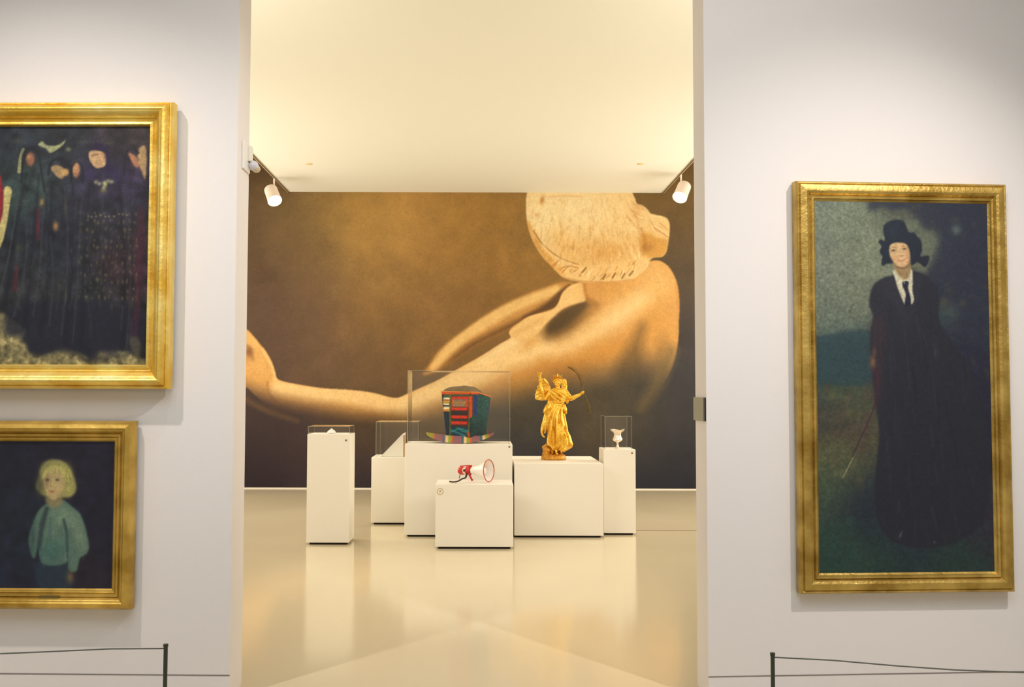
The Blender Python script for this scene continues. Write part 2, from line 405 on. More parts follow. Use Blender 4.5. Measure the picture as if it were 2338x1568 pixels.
    # neck and back planes
    A.blob(1385, 662, 60, 26, (212, 150, 72), .7, 5)
    A.blob(1500, 640, 44, 52, (236, 186, 112), .75)
    A.blob(1430, 690, 80, 36, (228, 176, 102), .6, -20)
    A.stroke([(1470, 680), (1400, 730), (1340, 772), (1270, 806)], [34, 48, 48, 36], (246, 206, 142), .85, 36)
    A.stroke([(1240, 830), (1330, 830), (1420, 800)], [30, 40, 24], (204, 142, 62), .6, 30)
    A.blob(1500, 745, 44, 60, (212, 150, 68), .6)
    A.stroke([(1548, 640), (1551, 720), (1545, 790)], 8, (202, 138, 64), .6, 10)
    A.blob(1370, 800, 90, 34, (206, 142, 62), .7, -20)
    # falloff of the photographed figure towards its lower edge (part of the print)
    A.stroke([(1468, 744), (1458, 770), (1450, 800), (1440, 850)], [10, 22, 40, 80], (112, 84, 44), .75, 34)
    A.stroke([(1512, 780), (1490, 850), (1450, 910)], [22, 30, 30], (136, 98, 52), .5, 40)
    A.blob(1270, 850, 80, 26, (190, 124, 52), .6, -8)
    A.clip = None
    ramp = np.ones_like(A.X, dtype=np.float32)
    fx = [500, 640, 720, 800, 880, 960, 1040, 1120, 1200, 1280, 1350, 1420, 1480, 1530, 1640]
    fy = [862, 914, 928, 942, 950, 946, 922, 904, 886, 862, 852, 842, 836, 836, 800]
    fw = [70, 64, 60, 56, 56, 66, 84, 90, 92, 96, 96, 100, 110, 110, 60]
    mid = np.interp(A.X, fx, fy); wid = np.interp(A.X, fx, fw)
    t = np.clip((A.Y - (mid - wid * .5)) / wid, 0, 1); t = t * t * (3 - 2 * t)
    A.a = A.a * (1 - t[..., None]) + keep * t[..., None]
    A.stroke([(1462, 930), (1500, 872), (1532, 800)], [14, 34, 30], (122, 100, 60), .6, 26)
    A.stroke([(560, 912), (610, 938), (680, 962)], [10, 12, 8], (124, 92, 52), .5, 12)
    # dressed hair and bun
    hair = [(1205, 430), (1201, 452), (1201, 480), (1204, 505), (1210, 530), (1222, 558), (1240, 586), (1256, 602), (1272, 620), (1288, 633), (1312, 640), (1345, 643),
            (1380, 641), (1415, 641), (1444, 637), (1462, 624), (1478, 610), (1486, 592), (1494, 586), (1512, 584), (1522, 574), (1526, 558), (1529, 540), (1531, 518),
            (1529, 502), (1520, 492), (1500, 487), (1488, 484), (1480, 474), (1468, 465), (1456, 461), (1452, 450), (1446, 436), (1440, 400), (1400, 366), (1330, 352),
            (1250, 366), (1215, 400)]
    m = A.mask(hair, 1.0)
    A.put(m, (234, 194, 128)); A.clip = m
    A.blob(1310, 470, 120, 70, (244, 216, 162), .85)
    A.blob(1235, 500, 34, 60, (246, 222, 166), .8)
    A.blob(1380, 575, 90, 30, (216, 158, 80), .75, -6)
    A.blob(1300, 560, 60, 28, (226, 176, 104), .6, 25)
    A.stroke([(1206, 508), (1222, 548), (1252, 590), (1282, 622)], [8, 14, 18, 16], (214, 152, 70), .8, 8)
    A.stroke([(1218, 524), (1236, 552), (1262, 576), (1290, 592), (1322, 602)], [3, 3, 3, 2.4, 1.5], (160, 102, 44), .85, 2.5)
    A.stroke([(1236, 556), (1262, 582), (1300, 600)], 7, (242, 206, 140), .5, 7)
    rs = A.rs
    # combed strands over the cap, fanning from the crown
    for i in range(420):
        x = rs.uniform(1215, 1465); y = rs.uniform(444, 600)
        ang = math.radians(90 + (x - 1330) * -.16 + rs.uniform(-8, 8)); L = rs.uniform(6, 20)
        dark = rs.rand() < .55
        dens = .28 if y < 510 else .4
        A.stroke([(x, y), (x + math.cos(ang) * L, y + math.sin(ang) * L)], rs.uniform(1.2, 3.4), (196, 136, 66) if dark else (248, 222, 168), dens * rs.uniform(.4, 1), 3, False)
    for i in range(70):
        x = rs.uniform(1440, 1526); y = rs.uniform(456, 530); a = math.radians(rs.uniform(10, 60)); L = rs.uniform(4, 12)
        A.stroke([(x - L * math.cos(a), y - L * math.sin(a)), (x, y + rs.uniform(-2, 2)), (x + L * math.cos(a), y + L * math.sin(a))], [1, rs.uniform(2, 4), 1], [(206, 148, 86), (250, 222, 168)][i % 2], rs.uniform(.25, .6), 2.4)
    for (x, y) in [(1279, 508), (1282, 516), (1302, 500), (1348, 516), (1332, 545), (1308, 565), (1375, 530), (1380, 540), (1344, 562)]:
        A.blob(x, y, 3, 6, (200, 136, 66), .35)
    A.blob(1238, 454, 5, 10, (190, 118, 56), .85, 15); A.blob(1226, 488, 7, 5, (204, 146, 84), .6)
    A.stroke([(1255, 446), (1290, 444), (1330, 445)], 3, (214, 160, 100), .5, 4)
    # twisted roll along the nape
    A.stroke([(1285, 618), (1330, 622), (1380, 618), (1430, 606), (1462, 582), (1466, 556)], [18, 26, 28, 28, 22, 14], (238, 192, 122), .7, 14)
    for i in range(90):
        u = rs.uniform(0, 1); x = np.interp(u, [0, .25, .5, .75, .9, 1], [1262, 1310, 1360, 1415, 1452, 1464]); y = np.interp(u, [0, .25, .5, .75, .9, 1], [606, 624, 630, 620, 602, 566]) + rs.uniform(-13, 9)
        a = math.radians(-35 - 45 * u + rs.uniform(-22, 22)); L = rs.uniform(4, 11); cv = rs.uniform(-3, 3)
        A.stroke([(x - L * math.cos(a), y - L * math.sin(a)), (x + cv, y), (x + L * math.cos(a), y + L * math.sin(a))], [1, rs.uniform(2, 4.5), 1], [(186, 126, 60), (250, 220, 160), (222, 166, 92)][i % 3], rs.uniform(.35, .8), 2.2)
    for (x, y, a) in [(1334, 615, -50), (1380, 630, -65), (1402, 627, -55), (1424, 628, -60), (1442, 622, -50)]:
        c, n = math.cos(math.radians(a)) * 6, math.sin(math.radians(a)) * 6
        A.stroke([(x - c, y - n), (x + c, y + n)], 4, (120, 80, 38), .7, 2.6, False)
    A.stroke([(1282, 610), (1300, 606), (1320, 610)], 2.4, (176, 112, 50), .7, 2.5)
    A.stroke([(1286, 632), (1330, 641), (1400, 642), (1450, 636)], 4, (190, 126, 60), .6, 4)
    # bun
    A.poly([(1462, 535), (1480, 528), (1500, 538), (1526, 545), (1526, 572), (1512, 586), (1488, 588), (1466, 572)], (208, 148, 66), .85, 4)
    A.blob(1478, 562, 16, 12, (160, 108, 46), .6)
    A.stroke([(1466, 520), (1474, 550), (1470, 580)], [5, 6, 4], (170, 112, 52), .5, 7)
    A.stroke([(1494, 516), (1510, 526), (1526, 538)], 2.4, (190, 130, 66), .8, 2.5)
    A.stroke([(1508, 506), (1520, 516), (1528, 524)], 2, (200, 140, 76), .7, 2.5)
    A.stroke([(1446, 478), (1456, 500), (1460, 522)], 4, (206, 146, 80), .5, 5)
    A.stroke([(1432, 488), (1440, 500)], 4, (206, 146, 84), .5, 4)
    A.blob(1456, 478, 14, 9, (214, 152, 90), .5, 40)
    A.clip = None
    A.noise(1.1, .018); A.noise(5, .01)
    return A


def art_procession():
    # dark figures in a procession, only the right part of the canvas is in the photograph
    A = Art(-500, 284, 352, 834, 1.0)
    A.field([(-300, 500, (34, 28, 32)), (0, 350, (26, 30, 38)), (150, 350, (28, 30, 36)), (300, 320, (42, 32, 32)), (40, 420, (40, 54, 50)), (100, 550, (22, 25, 34)),
             (240, 500, (27, 27, 34)), (200, 700, (26, 28, 34)), (100, 700, (34, 34, 36)), (320, 600, (42, 26, 32)), (260, 400, (38, 30, 54)), (330, 750, (30, 28, 32)), (60, 640, (32, 34, 38))], 46)
    rs = A.rs
    A.noise(6, .16); A.noise(18, .12)
    # pale ground in the foreground
    A.poly([(-500, 735), (-60, 722), (12, 714), (28, 726), (52, 738), (70, 756), (58, 768), (72, 786), (80, 800), (110, 806), (150, 792), (190, 800), (220, 812), (246, 800),
            (290, 798), (330, 812), (360, 834), (-500, 840)], (118, 106, 68), 1, 3)
    A.clip = A.mask([(-500, 715), (12, 714), (70, 756), (72, 786), (110, 806), (360, 790), (360, 840), (-500, 840)], 4)
    A.noise(5, .2); A.noise(2.5, .12)
    A.clip = None
    A.poly([(-500, 720), (-100, 700), (10, 716), (64, 758), (30, 764), (-60, 745), (-500, 760)], (126, 116, 82), .7, 4)
    A.poly([(64, 770), (84, 806), (150, 800), (200, 806), (230, 818), (330, 790), (330, 700), (60, 690), (20, 756)], (20, 20, 34), .8, 6)
    for (x, y, w, h) in [(150, 808, 12, 8), (125, 815, 16, 9), (245, 806, 14, 8), (290, 802, 18, 7), (170, 822, 20, 7), (40, 800, 22, 14)]:
        A.blob(x, y, w, h, (142, 130, 84), .6)
    # sky gaps
    A.poly([(86, 332), (96, 326), (104, 334), (124, 336), (140, 330), (150, 322), (142, 336), (128, 346), (114, 352), (104, 342), (92, 338)], (156, 156, 108), .95, 1.4)
    A.stroke([(52, 344), (46, 360), (44, 394)], [7, 6, 9], (150, 144, 92), .9, 2)
    A.blob(156, 344, 6, 5, (120, 116, 84), .8)
    for (x, y) in [(195, 328), (310, 328), (40, 324), (250, 330)]: A.blob(x, y, 10, 5, (60, 56, 44), .6)
    # red robe with yellow border at the left
    A.poly([(-60, 405), (-4, 402), (4, 420), (10, 450), (8, 485), (0, 515), (-60, 560)], (128, 22, 34), .98, 1.4)
    A.poly([(10, 432), (27, 434), (24, 468), (20, 500), (12, 545), (2, 570), (-8, 590), (-20, 560), (2, 512), (9, 480)], (190, 172, 104), .97, 1.3)
    A.poly([(-300, 420), (-200, 380), (-140, 420), (-120, 640), (-260, 700), (-330, 640)], (84, 24, 30), .8, 8)
    # faces and hands
    def face(x, y, w, h, c=(176, 120, 76), a=0):
        A.blob(x, y, w, h, c, .95, a, 7); A.blob(x - w * .3, y - h * .2, w * .4, h * .3, (206, 160, 104), .5)
        A.blob(x + w * .2, y - h * .1, w * .18, h * .1, (84, 56, 42), .7); A.blob(x - w * .35, y - h * .1, w * .18, h * .1, (84, 56, 42), .7); A.blob(x, y + h * .5, w * .3, h * .1, (110, 52, 44), .6)
    A.blob(69, 352, 20, 26, (16, 18, 30), .7)
    face(69, 366, 10, 15, (148, 92, 62))
    A.poly([(116, 386), (128, 380), (142, 384), (150, 392), (146, 408), (138, 410), (126, 400)], (158, 126, 82), .95, 1.4)
    face(150, 396, 8, 8, (204, 152, 84))
    face(175, 392, 9, 15, (190, 126, 78)); A.blob(176, 380, 5, 8, (200, 150, 100), .6)
    A.poly([(205, 350), (214, 346), (236, 350), (246, 362), (243, 380), (232, 386), (220, 386), (208, 372), (204, 360)], (196, 154, 104), .97, 1.2)
    A.stroke([(210, 358), (226, 356)], 3, (110, 76, 60), .7, 2); A.blob(242, 356, 5, 6, (150, 74, 52), .7); A.blob(232, 374, 5, 6, (160, 112, 76), .6)
    A.poly([(204, 346), (222, 330), (248, 342), (252, 372), (262, 396), (246, 396), (240, 352), (214, 346)], (26, 18, 44), .9, 2)
    A.poly([(296, 352), (312, 360), (320, 374), (318, 386), (308, 380), (300, 366)], (176, 112, 78), .95, 1.6)
    A.poly([(320, 342), (336, 342), (336, 410), (326, 392), (318, 372)], (178, 140, 90), .95, 1.6)
    A.blob(98, 464, 6, 10, (146, 116, 70), .85); A.blob(131, 518, 7, 10, (166, 116, 70), .9); A.blob(153, 480, 4, 16, (60, 64, 50), .8)
    A.stroke([(88, 480), (90, 520), (92, 548)], [8, 10, 6], (86, 22, 34), .7, 5)
    A.stroke([(44, 610), (40, 660)], [8, 12], (78, 18, 30), .6, 6)
    A.stroke([(328, 480), (326, 620), (318, 760)], [14, 18, 12], (60, 20, 36), .6, 10)
    # robe outlines
    for P in [[(60, 400), (40, 520), (20, 700)], [(90, 400), (80, 560), (66, 740)], [(120, 420), (118, 600), (104, 760)], [(168, 420), (170, 600), (160, 780)], [(206, 420), (200, 600), (196, 790)], [(276, 420), (290, 600), (290, 790)]]:
        A.stroke(P, [4, 8, 14], (12, 12, 24), .55, 8)
    A.blob(205, 400, 22, 16, (50, 34, 76), .55); A.blob(268, 400, 26, 18, (46, 32, 74), .55)
    # hoods, caps and cloak edges
    for P, w, c in [([(50, 420), (54, 360), (70, 342), (88, 356), (96, 400), (104, 440)], 5, (14, 16, 24)), ([(112, 400), (118, 372), (140, 366), (160, 380), (166, 410)], 7, (14, 16, 24)),
                    ([(164, 420), (166, 384), (178, 372), (190, 386), (192, 420)], 4, (16, 18, 26)), ([(286, 400), (290, 352), (306, 342), (318, 352)], 7, (18, 18, 24)),
                    ([(44, 440), (34, 520), (22, 600), (0, 690)], 3, (56, 58, 60)), ([(108, 430), (100, 520), (96, 620), (84, 720)], 3, (50, 50, 56)), ([(150, 430), (158, 520), (160, 640), (150, 760)], 3, (48, 48, 56)),
                    ([(196, 420), (186, 520), (184, 660), (176, 780)], 3, (46, 46, 54)), ([(284, 430), (300, 540), (306, 680), (300, 790)], 3, (48, 44, 52)), ([(120, 540), (128, 640), (122, 740)], 4, (44, 44, 52)),
                    ([(66, 560), (58, 640), (40, 720)], 5, (46, 48, 54)), ([(238, 450), (240, 560), (236, 700)], 3, (44, 44, 52))]:
        A.stroke(P, w, c, .7, 4)
    for i in range(46):
        x = rs.uniform(20, 330); y = rs.uniform(430, 760); L = rs.uniform(15, 60)
        A.stroke([(x, y), (x + rs.uniform(-5, 5), y + L)], rs.uniform(2, 5), [(46, 48, 54), (14, 15, 22), (52, 46, 48)][i % 3], rs.uniform(.25, .6), 4, False)
    # collar and embroidered mantle
    for (x, y) in [(222, 418), (230, 422), (242, 420), (250, 416), (258, 418), (240, 432)]: A.blob(x, y, 5, 4.5, (150, 150, 112), .8)
    A.blob(243, 424, 5, 7, (176, 168, 108), .9); A.blob(239, 438, 7, 5, (112, 108, 66), .9)
    for i in range(110):
        x = 190 + (i % 10) * 14 + rs.uniform(-4, 4); y = 490 + (i // 10) * 19 + rs.uniform(-5, 5)
        A.blob(x, y, rs.uniform(1.6, 3.6), rs.uniform(2.5, 6), (116, 104, 66), rs.uniform(.15, .65))
    for x in range(205, 300, 10): A.blob(x + rs.uniform(-2, 2), 493 + rs.uniform(-3, 4), 2.4, 2.4, (150, 140, 100), .6)
    for i in range(60):
        A.blob(rs.uniform(40, 330), rs.uniform(560, 700), rs.uniform(2, 5), rs.uniform(4, 10), (80, 74, 56), rs.uniform(.1, .4))
    A.poly([(306, 768), (330, 772), (332, 812), (318, 808)], (90, 82, 58), .6, 3)
    A.noise(1.4, .06)
    return A


def art_child():
    A = Art(-40, 990, 280, 1352, 1.6)
    A.field([(0, 1050, (18, 20, 34)), (120, 1020, (24, 20, 34)), (230, 1050, (22, 20, 36)), (40, 1200, (20, 26, 40)), (230, 1250, (20, 20, 36)), (60, 1320, (22, 26, 46)), (200, 1330, (28, 20, 30))], 60)
    A.noise(7, .1)
    # trousers, smock, arm
    A.poly([(92, 1285), (160, 1285), (166, 1310), (168, 1345), (100, 1345)], (30, 44, 58), .9, 4)
    smock = [(106, 1150), (128, 1146), (148, 1140), (170, 1156), (186, 1170), (196, 1190), (204, 1216), (210, 1246), (205, 1262), (190, 1272), (186, 1290), (180, 1304), (164, 1300),
             (162, 1272), (158, 1284), (130, 1290), (104, 1286), (96, 1270), (92, 1246), (84, 1274), (76, 1262), (70, 1230), (78, 1196), (90, 1166)]
    m = A.mask(smock, 2.2); A.put(m, (80, 108, 94)); A.clip = m
    A.blob(150, 1180, 40, 30, (118, 140, 112), .8); A.blob(188, 1225, 16, 40, (124, 140, 112), .7, -12); A.blob(120, 1260, 30, 26, (58, 96, 88), .8)
    A.stroke([(150, 1185), (158, 1220), (160, 1270)], [7, 7, 5], (46, 66, 66), .8, 5)
    A.stroke([(110, 1160), (100, 1200), (94, 1250)], [9, 12, 9], (34, 46, 52), .8, 7)
    A.stroke([(120, 1180), (118, 1230)], 5, (64, 90, 84), .6, 6)
    A.stroke([(168, 1250), (188, 1262), (206, 1256)], 3, (70, 92, 82), .6, 4)
    A.blob(78, 1225, 8, 44, (44, 66, 66), .7)
    A.clip = None
    A.blob(168, 1316, 9, 14, (122, 96, 66), .8)
    # neck, hair, face
    A.poly([(110, 1128), (140, 1128), (146, 1146), (128, 1158), (108, 1146)], (136, 122, 84), .95, 3)
    hair = [(92, 1070), (106, 1050), (130, 1046), (152, 1054), (166, 1074), (176, 1100), (176, 1120), (164, 1132), (146, 1134), (108, 1132), (92, 1122), (84, 1108), (90, 1090)]
    A.poly(hair, (150, 142, 78), .97, 2.6)
    A.blob(92, 1106, 11, 24, (70, 70, 52), .8); A.blob(104, 1064, 12, 12, (116, 108, 62), .7); A.blob(154, 1080, 14, 22, (188, 178, 92), .8); A.blob(160, 1112, 12, 18, (164, 158, 84), .7)
    A.poly([(103, 1076), (116, 1066), (138, 1070), (148, 1086), (150, 1106), (144, 1124), (130, 1138), (116, 1136), (106, 1120), (102, 1098)], (186, 160, 104), .97, 1.8)
    A.blob(140, 1110, 8, 12, (200, 172, 108), .6); A.blob(108, 1096, 7, 16, (122, 98, 70), .7)
    A.poly([(98, 1082), (116, 1060), (146, 1064), (150, 1082), (132, 1072), (112, 1074), (102, 1090)], (186, 176, 96), .85, 2)
    A.blob(110, 1093, 5, 3.4, (64, 52, 46), .85); A.blob(133, 1093, 5, 3.4, (58, 54, 46), .85)
    A.stroke([(119, 1094), (117, 1106), (121, 1109)], 2, (140, 106, 74), .6, 2)
    A.blob(121, 1120, 6, 2.6, (168, 82, 60), .85)
    rs = A.rs
    for k in range(50):
        x = rs.uniform(104, 162); y = rs.uniform(1056, 1112)
        if 104 < x < 148 and y > 1072: continue
        A.stroke([(x, y), (x + (x - 130) * .12, y + rs.uniform(6, 14))], rs.uniform(1, 2.4), [(196, 186, 104), (118, 110, 62)][k % 2], rs.uniform(.2, .5), 1.6, False)
    for k in range(40):
        x = rs.uniform(84, 204); y = rs.uniform(1160, 1280)
        A.stroke([(x, y), (x + rs.uniform(-5, 5), y + rs.uniform(8, 26))], rs.uniform(1.5, 4), [(128, 146, 124), (54, 80, 74)][k % 2], rs.uniform(.12, .35) * (1 if 96 < x < 200 else 0), 3, False)
    A.noise(1.0, .03); A.noise(4, .03)
    return A


def art_lady():
    A = Art(1840, 450, 2270, 1330, 1.0)
    A.field([(1870, 500, (106, 114, 98)), (1950, 520, (110, 118, 96)), (1900, 620, (106, 112, 96)), (1960, 700, (104, 110, 90)), (1890, 740, (96, 106, 90)), (2060, 480, (72, 76, 62)), (1980, 600, (114, 120, 96)),
             (2100, 560, (84, 88, 72)), (2150, 480, (32, 34, 46)), (2230, 520, (30, 32, 46)), (2200, 640, (24, 26, 44)), (2230, 760, (24, 24, 42)), (1900, 830, (34, 56, 62)),
             (1960, 820, (30, 46, 58)), (1890, 900, (52, 62, 50)), (1950, 920, (66, 66, 46)), (1900, 980, (58, 50, 44)), (1950, 1010, (64, 58, 44)), (1900, 1060, (92, 92, 54)),
             (1890, 1120, (52, 70, 52)), (1950, 1140, (26, 34, 44)), (1920, 1280, (28, 54, 46)), (2000, 1260, (24, 46, 42)), (2100, 900, (22, 22, 44)), (2100, 1100, (20, 20, 42)),
             (2200, 1000, (24, 22, 40)), (2220, 1200, (32, 30, 42)), (2150, 1290, (24, 44, 42)), (2060, 1220, (22, 30, 46)), (2180, 700, (34, 46, 54)), (1990, 1180, (22, 26, 44))], 42)
    A.noise(9, .02); A.noise(2.2, .05)
    # hill and sky edge
    A.poly([(1840, 786), (1870, 776), (1910, 768), (1950, 764), (1985, 772), (1985, 880), (1840, 880)], (34, 56, 62), .85, 3)
    A.poly([(2010, 455), (1978, 462), (1984, 484), (2010, 474), (2040, 482), (2064, 476), (2094, 500), (2110, 525), (2130, 522), (2145, 548), (2130, 590), (2120, 620), (2108, 640),
            (2140, 700), (2180, 760), (2275, 800), (2275, 450)], (28, 32, 48), .85, 6)
    A.poly([(2064, 500), (2092, 506), (2104, 528), (2124, 530), (2134, 548), (2126, 580), (2110, 612), (2088, 616), (2070, 540)], (90, 96, 78), .8, 4)
    A.blob(2182, 524, 12, 12, (78, 92, 84), .8); A.blob(2160, 720, 26, 24, (56, 70, 64), .7); A.blob(2150, 695, 14, 12, (80, 66, 50), .5)
    rs = A.rs
    for i in range(130):
        x = rs.uniform(2080, 2265); y = rs.uniform(450, 900)
        if x < 2140 and y > 560: continue
        A.blob(x, y, rs.uniform(3, 11), rs.uniform(3, 9), [(48, 50, 48), (18, 20, 32), (58, 52, 44), (26, 34, 50)][rs.randint(4)], rs.uniform(.2, .55), rs.uniform(0, 180))
    for i in range(90):
        x = rs.uniform(1860, 1985); y = rs.uniform(880, 1120)
        A.blob(x, y, rs.uniform(4, 14), rs.uniform(4, 14), [(96, 96, 54), (60, 74, 50), (76, 52, 46), (40, 52, 48)][rs.randint(4)], rs.uniform(.15, .45))
    for i in range(50):
        A.blob(rs.uniform(1870, 2240), rs.uniform(1180, 1320), rs.uniform(5, 16), rs.uniform(4, 10), [(30, 64, 46), (40, 50, 44), (24, 40, 48)][rs.randint(3)], rs.uniform(.15, .45))
    # long riding coat and skirt
    A.poly([(2030, 634), (2010, 640), (1990, 654), (1980, 680), (1978, 706), (1986, 730), (1980, 770), (1980, 830), (1984, 880), (1990, 940), (1996, 1000), (1990, 1060), (1984, 1130),
            (1990, 1200), (2010, 1240), (2060, 1262), (2130, 1262), (2190, 1240), (2240, 1180), (2244, 1000), (2210, 860), (2170, 790), (2140, 740), (2140, 680), (2128, 650), (2100, 628),
            (2070, 622)], (24, 25, 36), .94, 2.2)
    A.poly([(1984, 740), (2010, 730), (2014, 800), (2006, 880), (1994, 960), (1984, 900), (1980, 820)], (46, 32, 40), .7, 6)
    A.stroke([(2040, 690), (2054, 740), (2062, 800), (2068, 900)], [3, 3, 4, 6], (44, 34, 48), .6, 4)
    A.stroke([(2100, 760), (2120, 850), (2128, 960)], [3, 4, 6], (36, 34, 52), .5, 6)
    A.blob(1984, 836, 7, 14, (150, 106, 64), .65); A.blob(1988, 812, 4, 10, (120, 80, 56), .5); A.blob(2128, 812, 5, 16, (84, 64, 70), .35)
    A.stroke([(1990, 850), (1996, 890), (1982, 950), (1950, 1020), (1934, 1055)], [6, 4, 3.4, 3, 2.4], (58, 26, 40), .9, 1.8)
    A.stroke([(1936, 1056), (1924, 1080), (1912, 1102)], 2, (150, 140, 100), .9, 1.5)
    for i in range(60):
        x = rs.uniform(1990, 2230); y = rs.uniform(680, 1230); L = rs.uniform(20, 90)
        if x > 2130 and y < 820: continue
        A.stroke([(x, y), (x + rs.uniform(-6, 10) + (x - 2060) * .04, y + L)], rs.uniform(2, 6), [(34, 36, 52), (15, 16, 26), (38, 36, 46)][i % 3], rs.uniform(.25, .6), 5, False)
    A.poly([(2010, 645), (2034, 640), (2052, 690), (2066, 740), (2060, 746), (2036, 700), (2012, 672)], (36, 34, 46), .6, 2); A.poly([(2082, 640), (2100, 640), (2092, 690), (2070, 742), (2070, 720)], (34, 32, 44), .6, 2)
    # collar, shirt, tie
    A.poly([(2036, 620), (2075, 618), (2079, 640), (2078, 668), (2081, 690), (2074, 700), (2068, 672), (2062, 690), (2060, 702), (2046, 668), (2038, 640)], (206, 198, 166), .97, 1.2)
    A.poly([(2056, 648), (2070, 648), (2068, 662), (2074, 690), (2070, 704), (2060, 704), (2062, 676), (2056, 660)], (20, 20, 40), .97, 1.1)
    A.poly([(2038, 604), (2074, 600), (2072, 632), (2062, 644), (2050, 636), (2040, 624)], (142, 112, 70), .95, 1.6)
    A.stroke([(2040, 632), (2056, 644), (2060, 652)], 2, (180, 166, 120), .7, 1.6)
    # face
    A.poly([(2027, 566), (2034, 558), (2052, 556), (2066, 560), (2073, 572), (2073, 592), (2070, 606), (2062, 614), (2050, 614), (2038, 606), (2030, 592), (2026, 578)], (208, 166, 114), 1, 1.3)
    A.blob(2046, 582, 12, 14, (224, 180, 126), .6); A.blob(2068, 584, 4, 12, (186, 112, 82), .5); A.blob(2036, 596, 6, 6, (204, 134, 92), .5)
    A.blob(2035, 575, 5, 2.8, (64, 50, 44), .9); A.blob(2061, 571, 5, 2.8, (64, 50, 44), .9)
    A.stroke([(2029, 570), (2036, 567), (2042, 569)], 1.6, (96, 70, 52), .6, 1.6); A.stroke([(2055, 566), (2062, 564), (2068, 566)], 1.6, (96, 70, 52), .6, 1.6)
    A.stroke([(2051, 572), (2051, 580)], 1.6, (228, 190, 140), .6, 1.6); A.stroke([(2050, 587), (2054, 589), (2058, 586)], 2, (164, 106, 74), .6, 2)
    A.stroke([(2047, 598), (2055, 599.5), (2062, 595)], 3.2, (180, 98, 80), .75, 2); A.blob(2055, 597.5, 5, 1.2, (214, 176, 144), .6); A.blob(2055, 606, 7, 3, (222, 178, 126), .5)
    A.stroke([(2030, 590), (2036, 602), (2046, 611)], 3, (170, 122, 80), .5, 3); A.stroke([(2072, 590), (2069, 603), (2062, 611)], 3, (160, 108, 72), .5, 3)
    A.stroke([(2044, 614), (2060, 616), (2072, 606)], 4, (96, 68, 46), .7, 3)
    # top hat with knotted veil
    A.poly([(2013, 520), (2022, 510), (2036, 504), (2052, 503), (2062, 508), (2068, 522), (2073, 532), (2084, 533), (2092, 542), (2100, 552), (2102, 572), (2098, 588), (2112, 586), (2119, 590),
            (2112, 610), (2104, 612), (2092, 602), (2084, 606), (2076, 608), (2074, 580), (2066, 560), (2050, 556), (2034, 558), (2026, 568), (2027, 588), (2034, 604), (2020, 606), (2010, 612),
            (2008, 598), (2010, 590), (2004, 578), (2008, 566), (2002, 556), (2006, 550), (2016, 552), (2014, 536)], (18, 24, 38), .98, 1.3)
    A.blob(2036, 530, 14, 16, (24, 38, 52), .6)
    A.stroke([(2076, 616), (2092, 606), (2100, 612), (2110, 622)], 2.6, (110, 96, 70), .5, 2)
    # shoe tips
    A.blob(2041, 1234, 3, 8, (84, 96, 110), .7, 25); A.blob(2118, 1251, 2.6, 3, (84, 92, 100), .6)
    A.noise(1.3, .05)
    return A

# ---------------------------------------------------------------- room
YB = onz(553, 1560).y              # far side of the wall opening
YF = YB - .265                     # near side, towards the visitor
XL = at(528, 1300, YF).x; XR = at(1614, 1100, YF).x
ZC = 5.6                           # top of the tall walls
YM = onz(1098, 1116.5).y           # far wall
HB = .118                          # height of the baseboard joint
ANG_L, ANG_R = math.radians(1.0), math.radians(3.9)
def wall_local(side):
    """frame whose x runs along the visitor side of a partition wall away from the opening, y is height, z stands off the wall"""
    if side > 0: e = Vector((math.cos(ANG_R), math.sin(ANG_R), 0)); o = Vector((XR, YF, 0))
    else: e = Vector((-math.cos(ANG_L), math.sin(ANG_L), 0)); o = Vector((XL, YF, 0))
    n = Vector((0, 0, 1)).cross(e) * (-1 if side > 0 else 1)
    return o, e, n
def partition(name, side):
    o, e, n = wall_local(side); b = Vector((o.x, YB, 0)); L = 3.9
    far = o + e * L
    P = [o, far, Vector((far.x, YB + .35, 0)), b]
    m = MB(); top = Vector((0, 0, ZC))
    m.add([p for p in P] + [p + top for p in P], [(0, 3, 2, 1), (4, 5, 6, 7), (0, 1, 5, 4), (1, 2, 6, 5), (2, 3, 7, 6), (3, 0, 4, 7)])
    struct(name, m, M_WALL)
    g = MB(); a = n * .0015
    g.add([o + a + Vector((0, 0, HB - .003)), far + a + Vector((0, 0, HB - .003)), far + a + Vector((0, 0, HB + .003)), o + a + Vector((0, 0, HB + .003)),
           o - a + Vector((0, 0, HB - .003)), far - a + Vector((0, 0, HB - .003)), far - a + Vector((0, 0, HB + .003)), o - a + Vector((0, 0, HB + .003))],
          [(0, 1, 2, 3), (7, 6, 5, 4), (0, 4, 5, 1), (3, 2, 6, 7)])
    struct('trim_1' if side < 0 else 'trim_2', g, M_GROOVE)
partition('wall_left', -1); partition('wall_right', 1)

XS = 6.0
fl = MB().box(-XS, XS, -3.0, YM + .2, -.12, 0); struct('floor', fl, M_FLOOR)
struct('wall_back', MB().box(-XS, XS, YM, YM + .2, 0, 6.4), M_WALLB)
struct('wall_far_left', MB().box(-XS - .2, -XS, YB, YM + .2, 0, 6.4), M_WALLB)
struct('wall_far_right', MB().box(XS, XS + .2, YB, YM + .2, 0, 6.4), M_WALLB)
struct('wall_near_left', MB().box(XL - 4.1, XL - 3.85, -3, YF + .4, 0, ZC), M_WALL)
struct('wall_near_right', MB().box(XR + 3.85, XR + 4.1, -3, YF + .4, 0, ZC), M_WALL)
struct('wall_front', MB().box(-XS, XS, -3.2, -3, 0, ZC), M_WALL)
struct('ceiling', MB().box(-XS, XS, -3.2, YB + .1, ZC, ZC + .15), M_WALL)
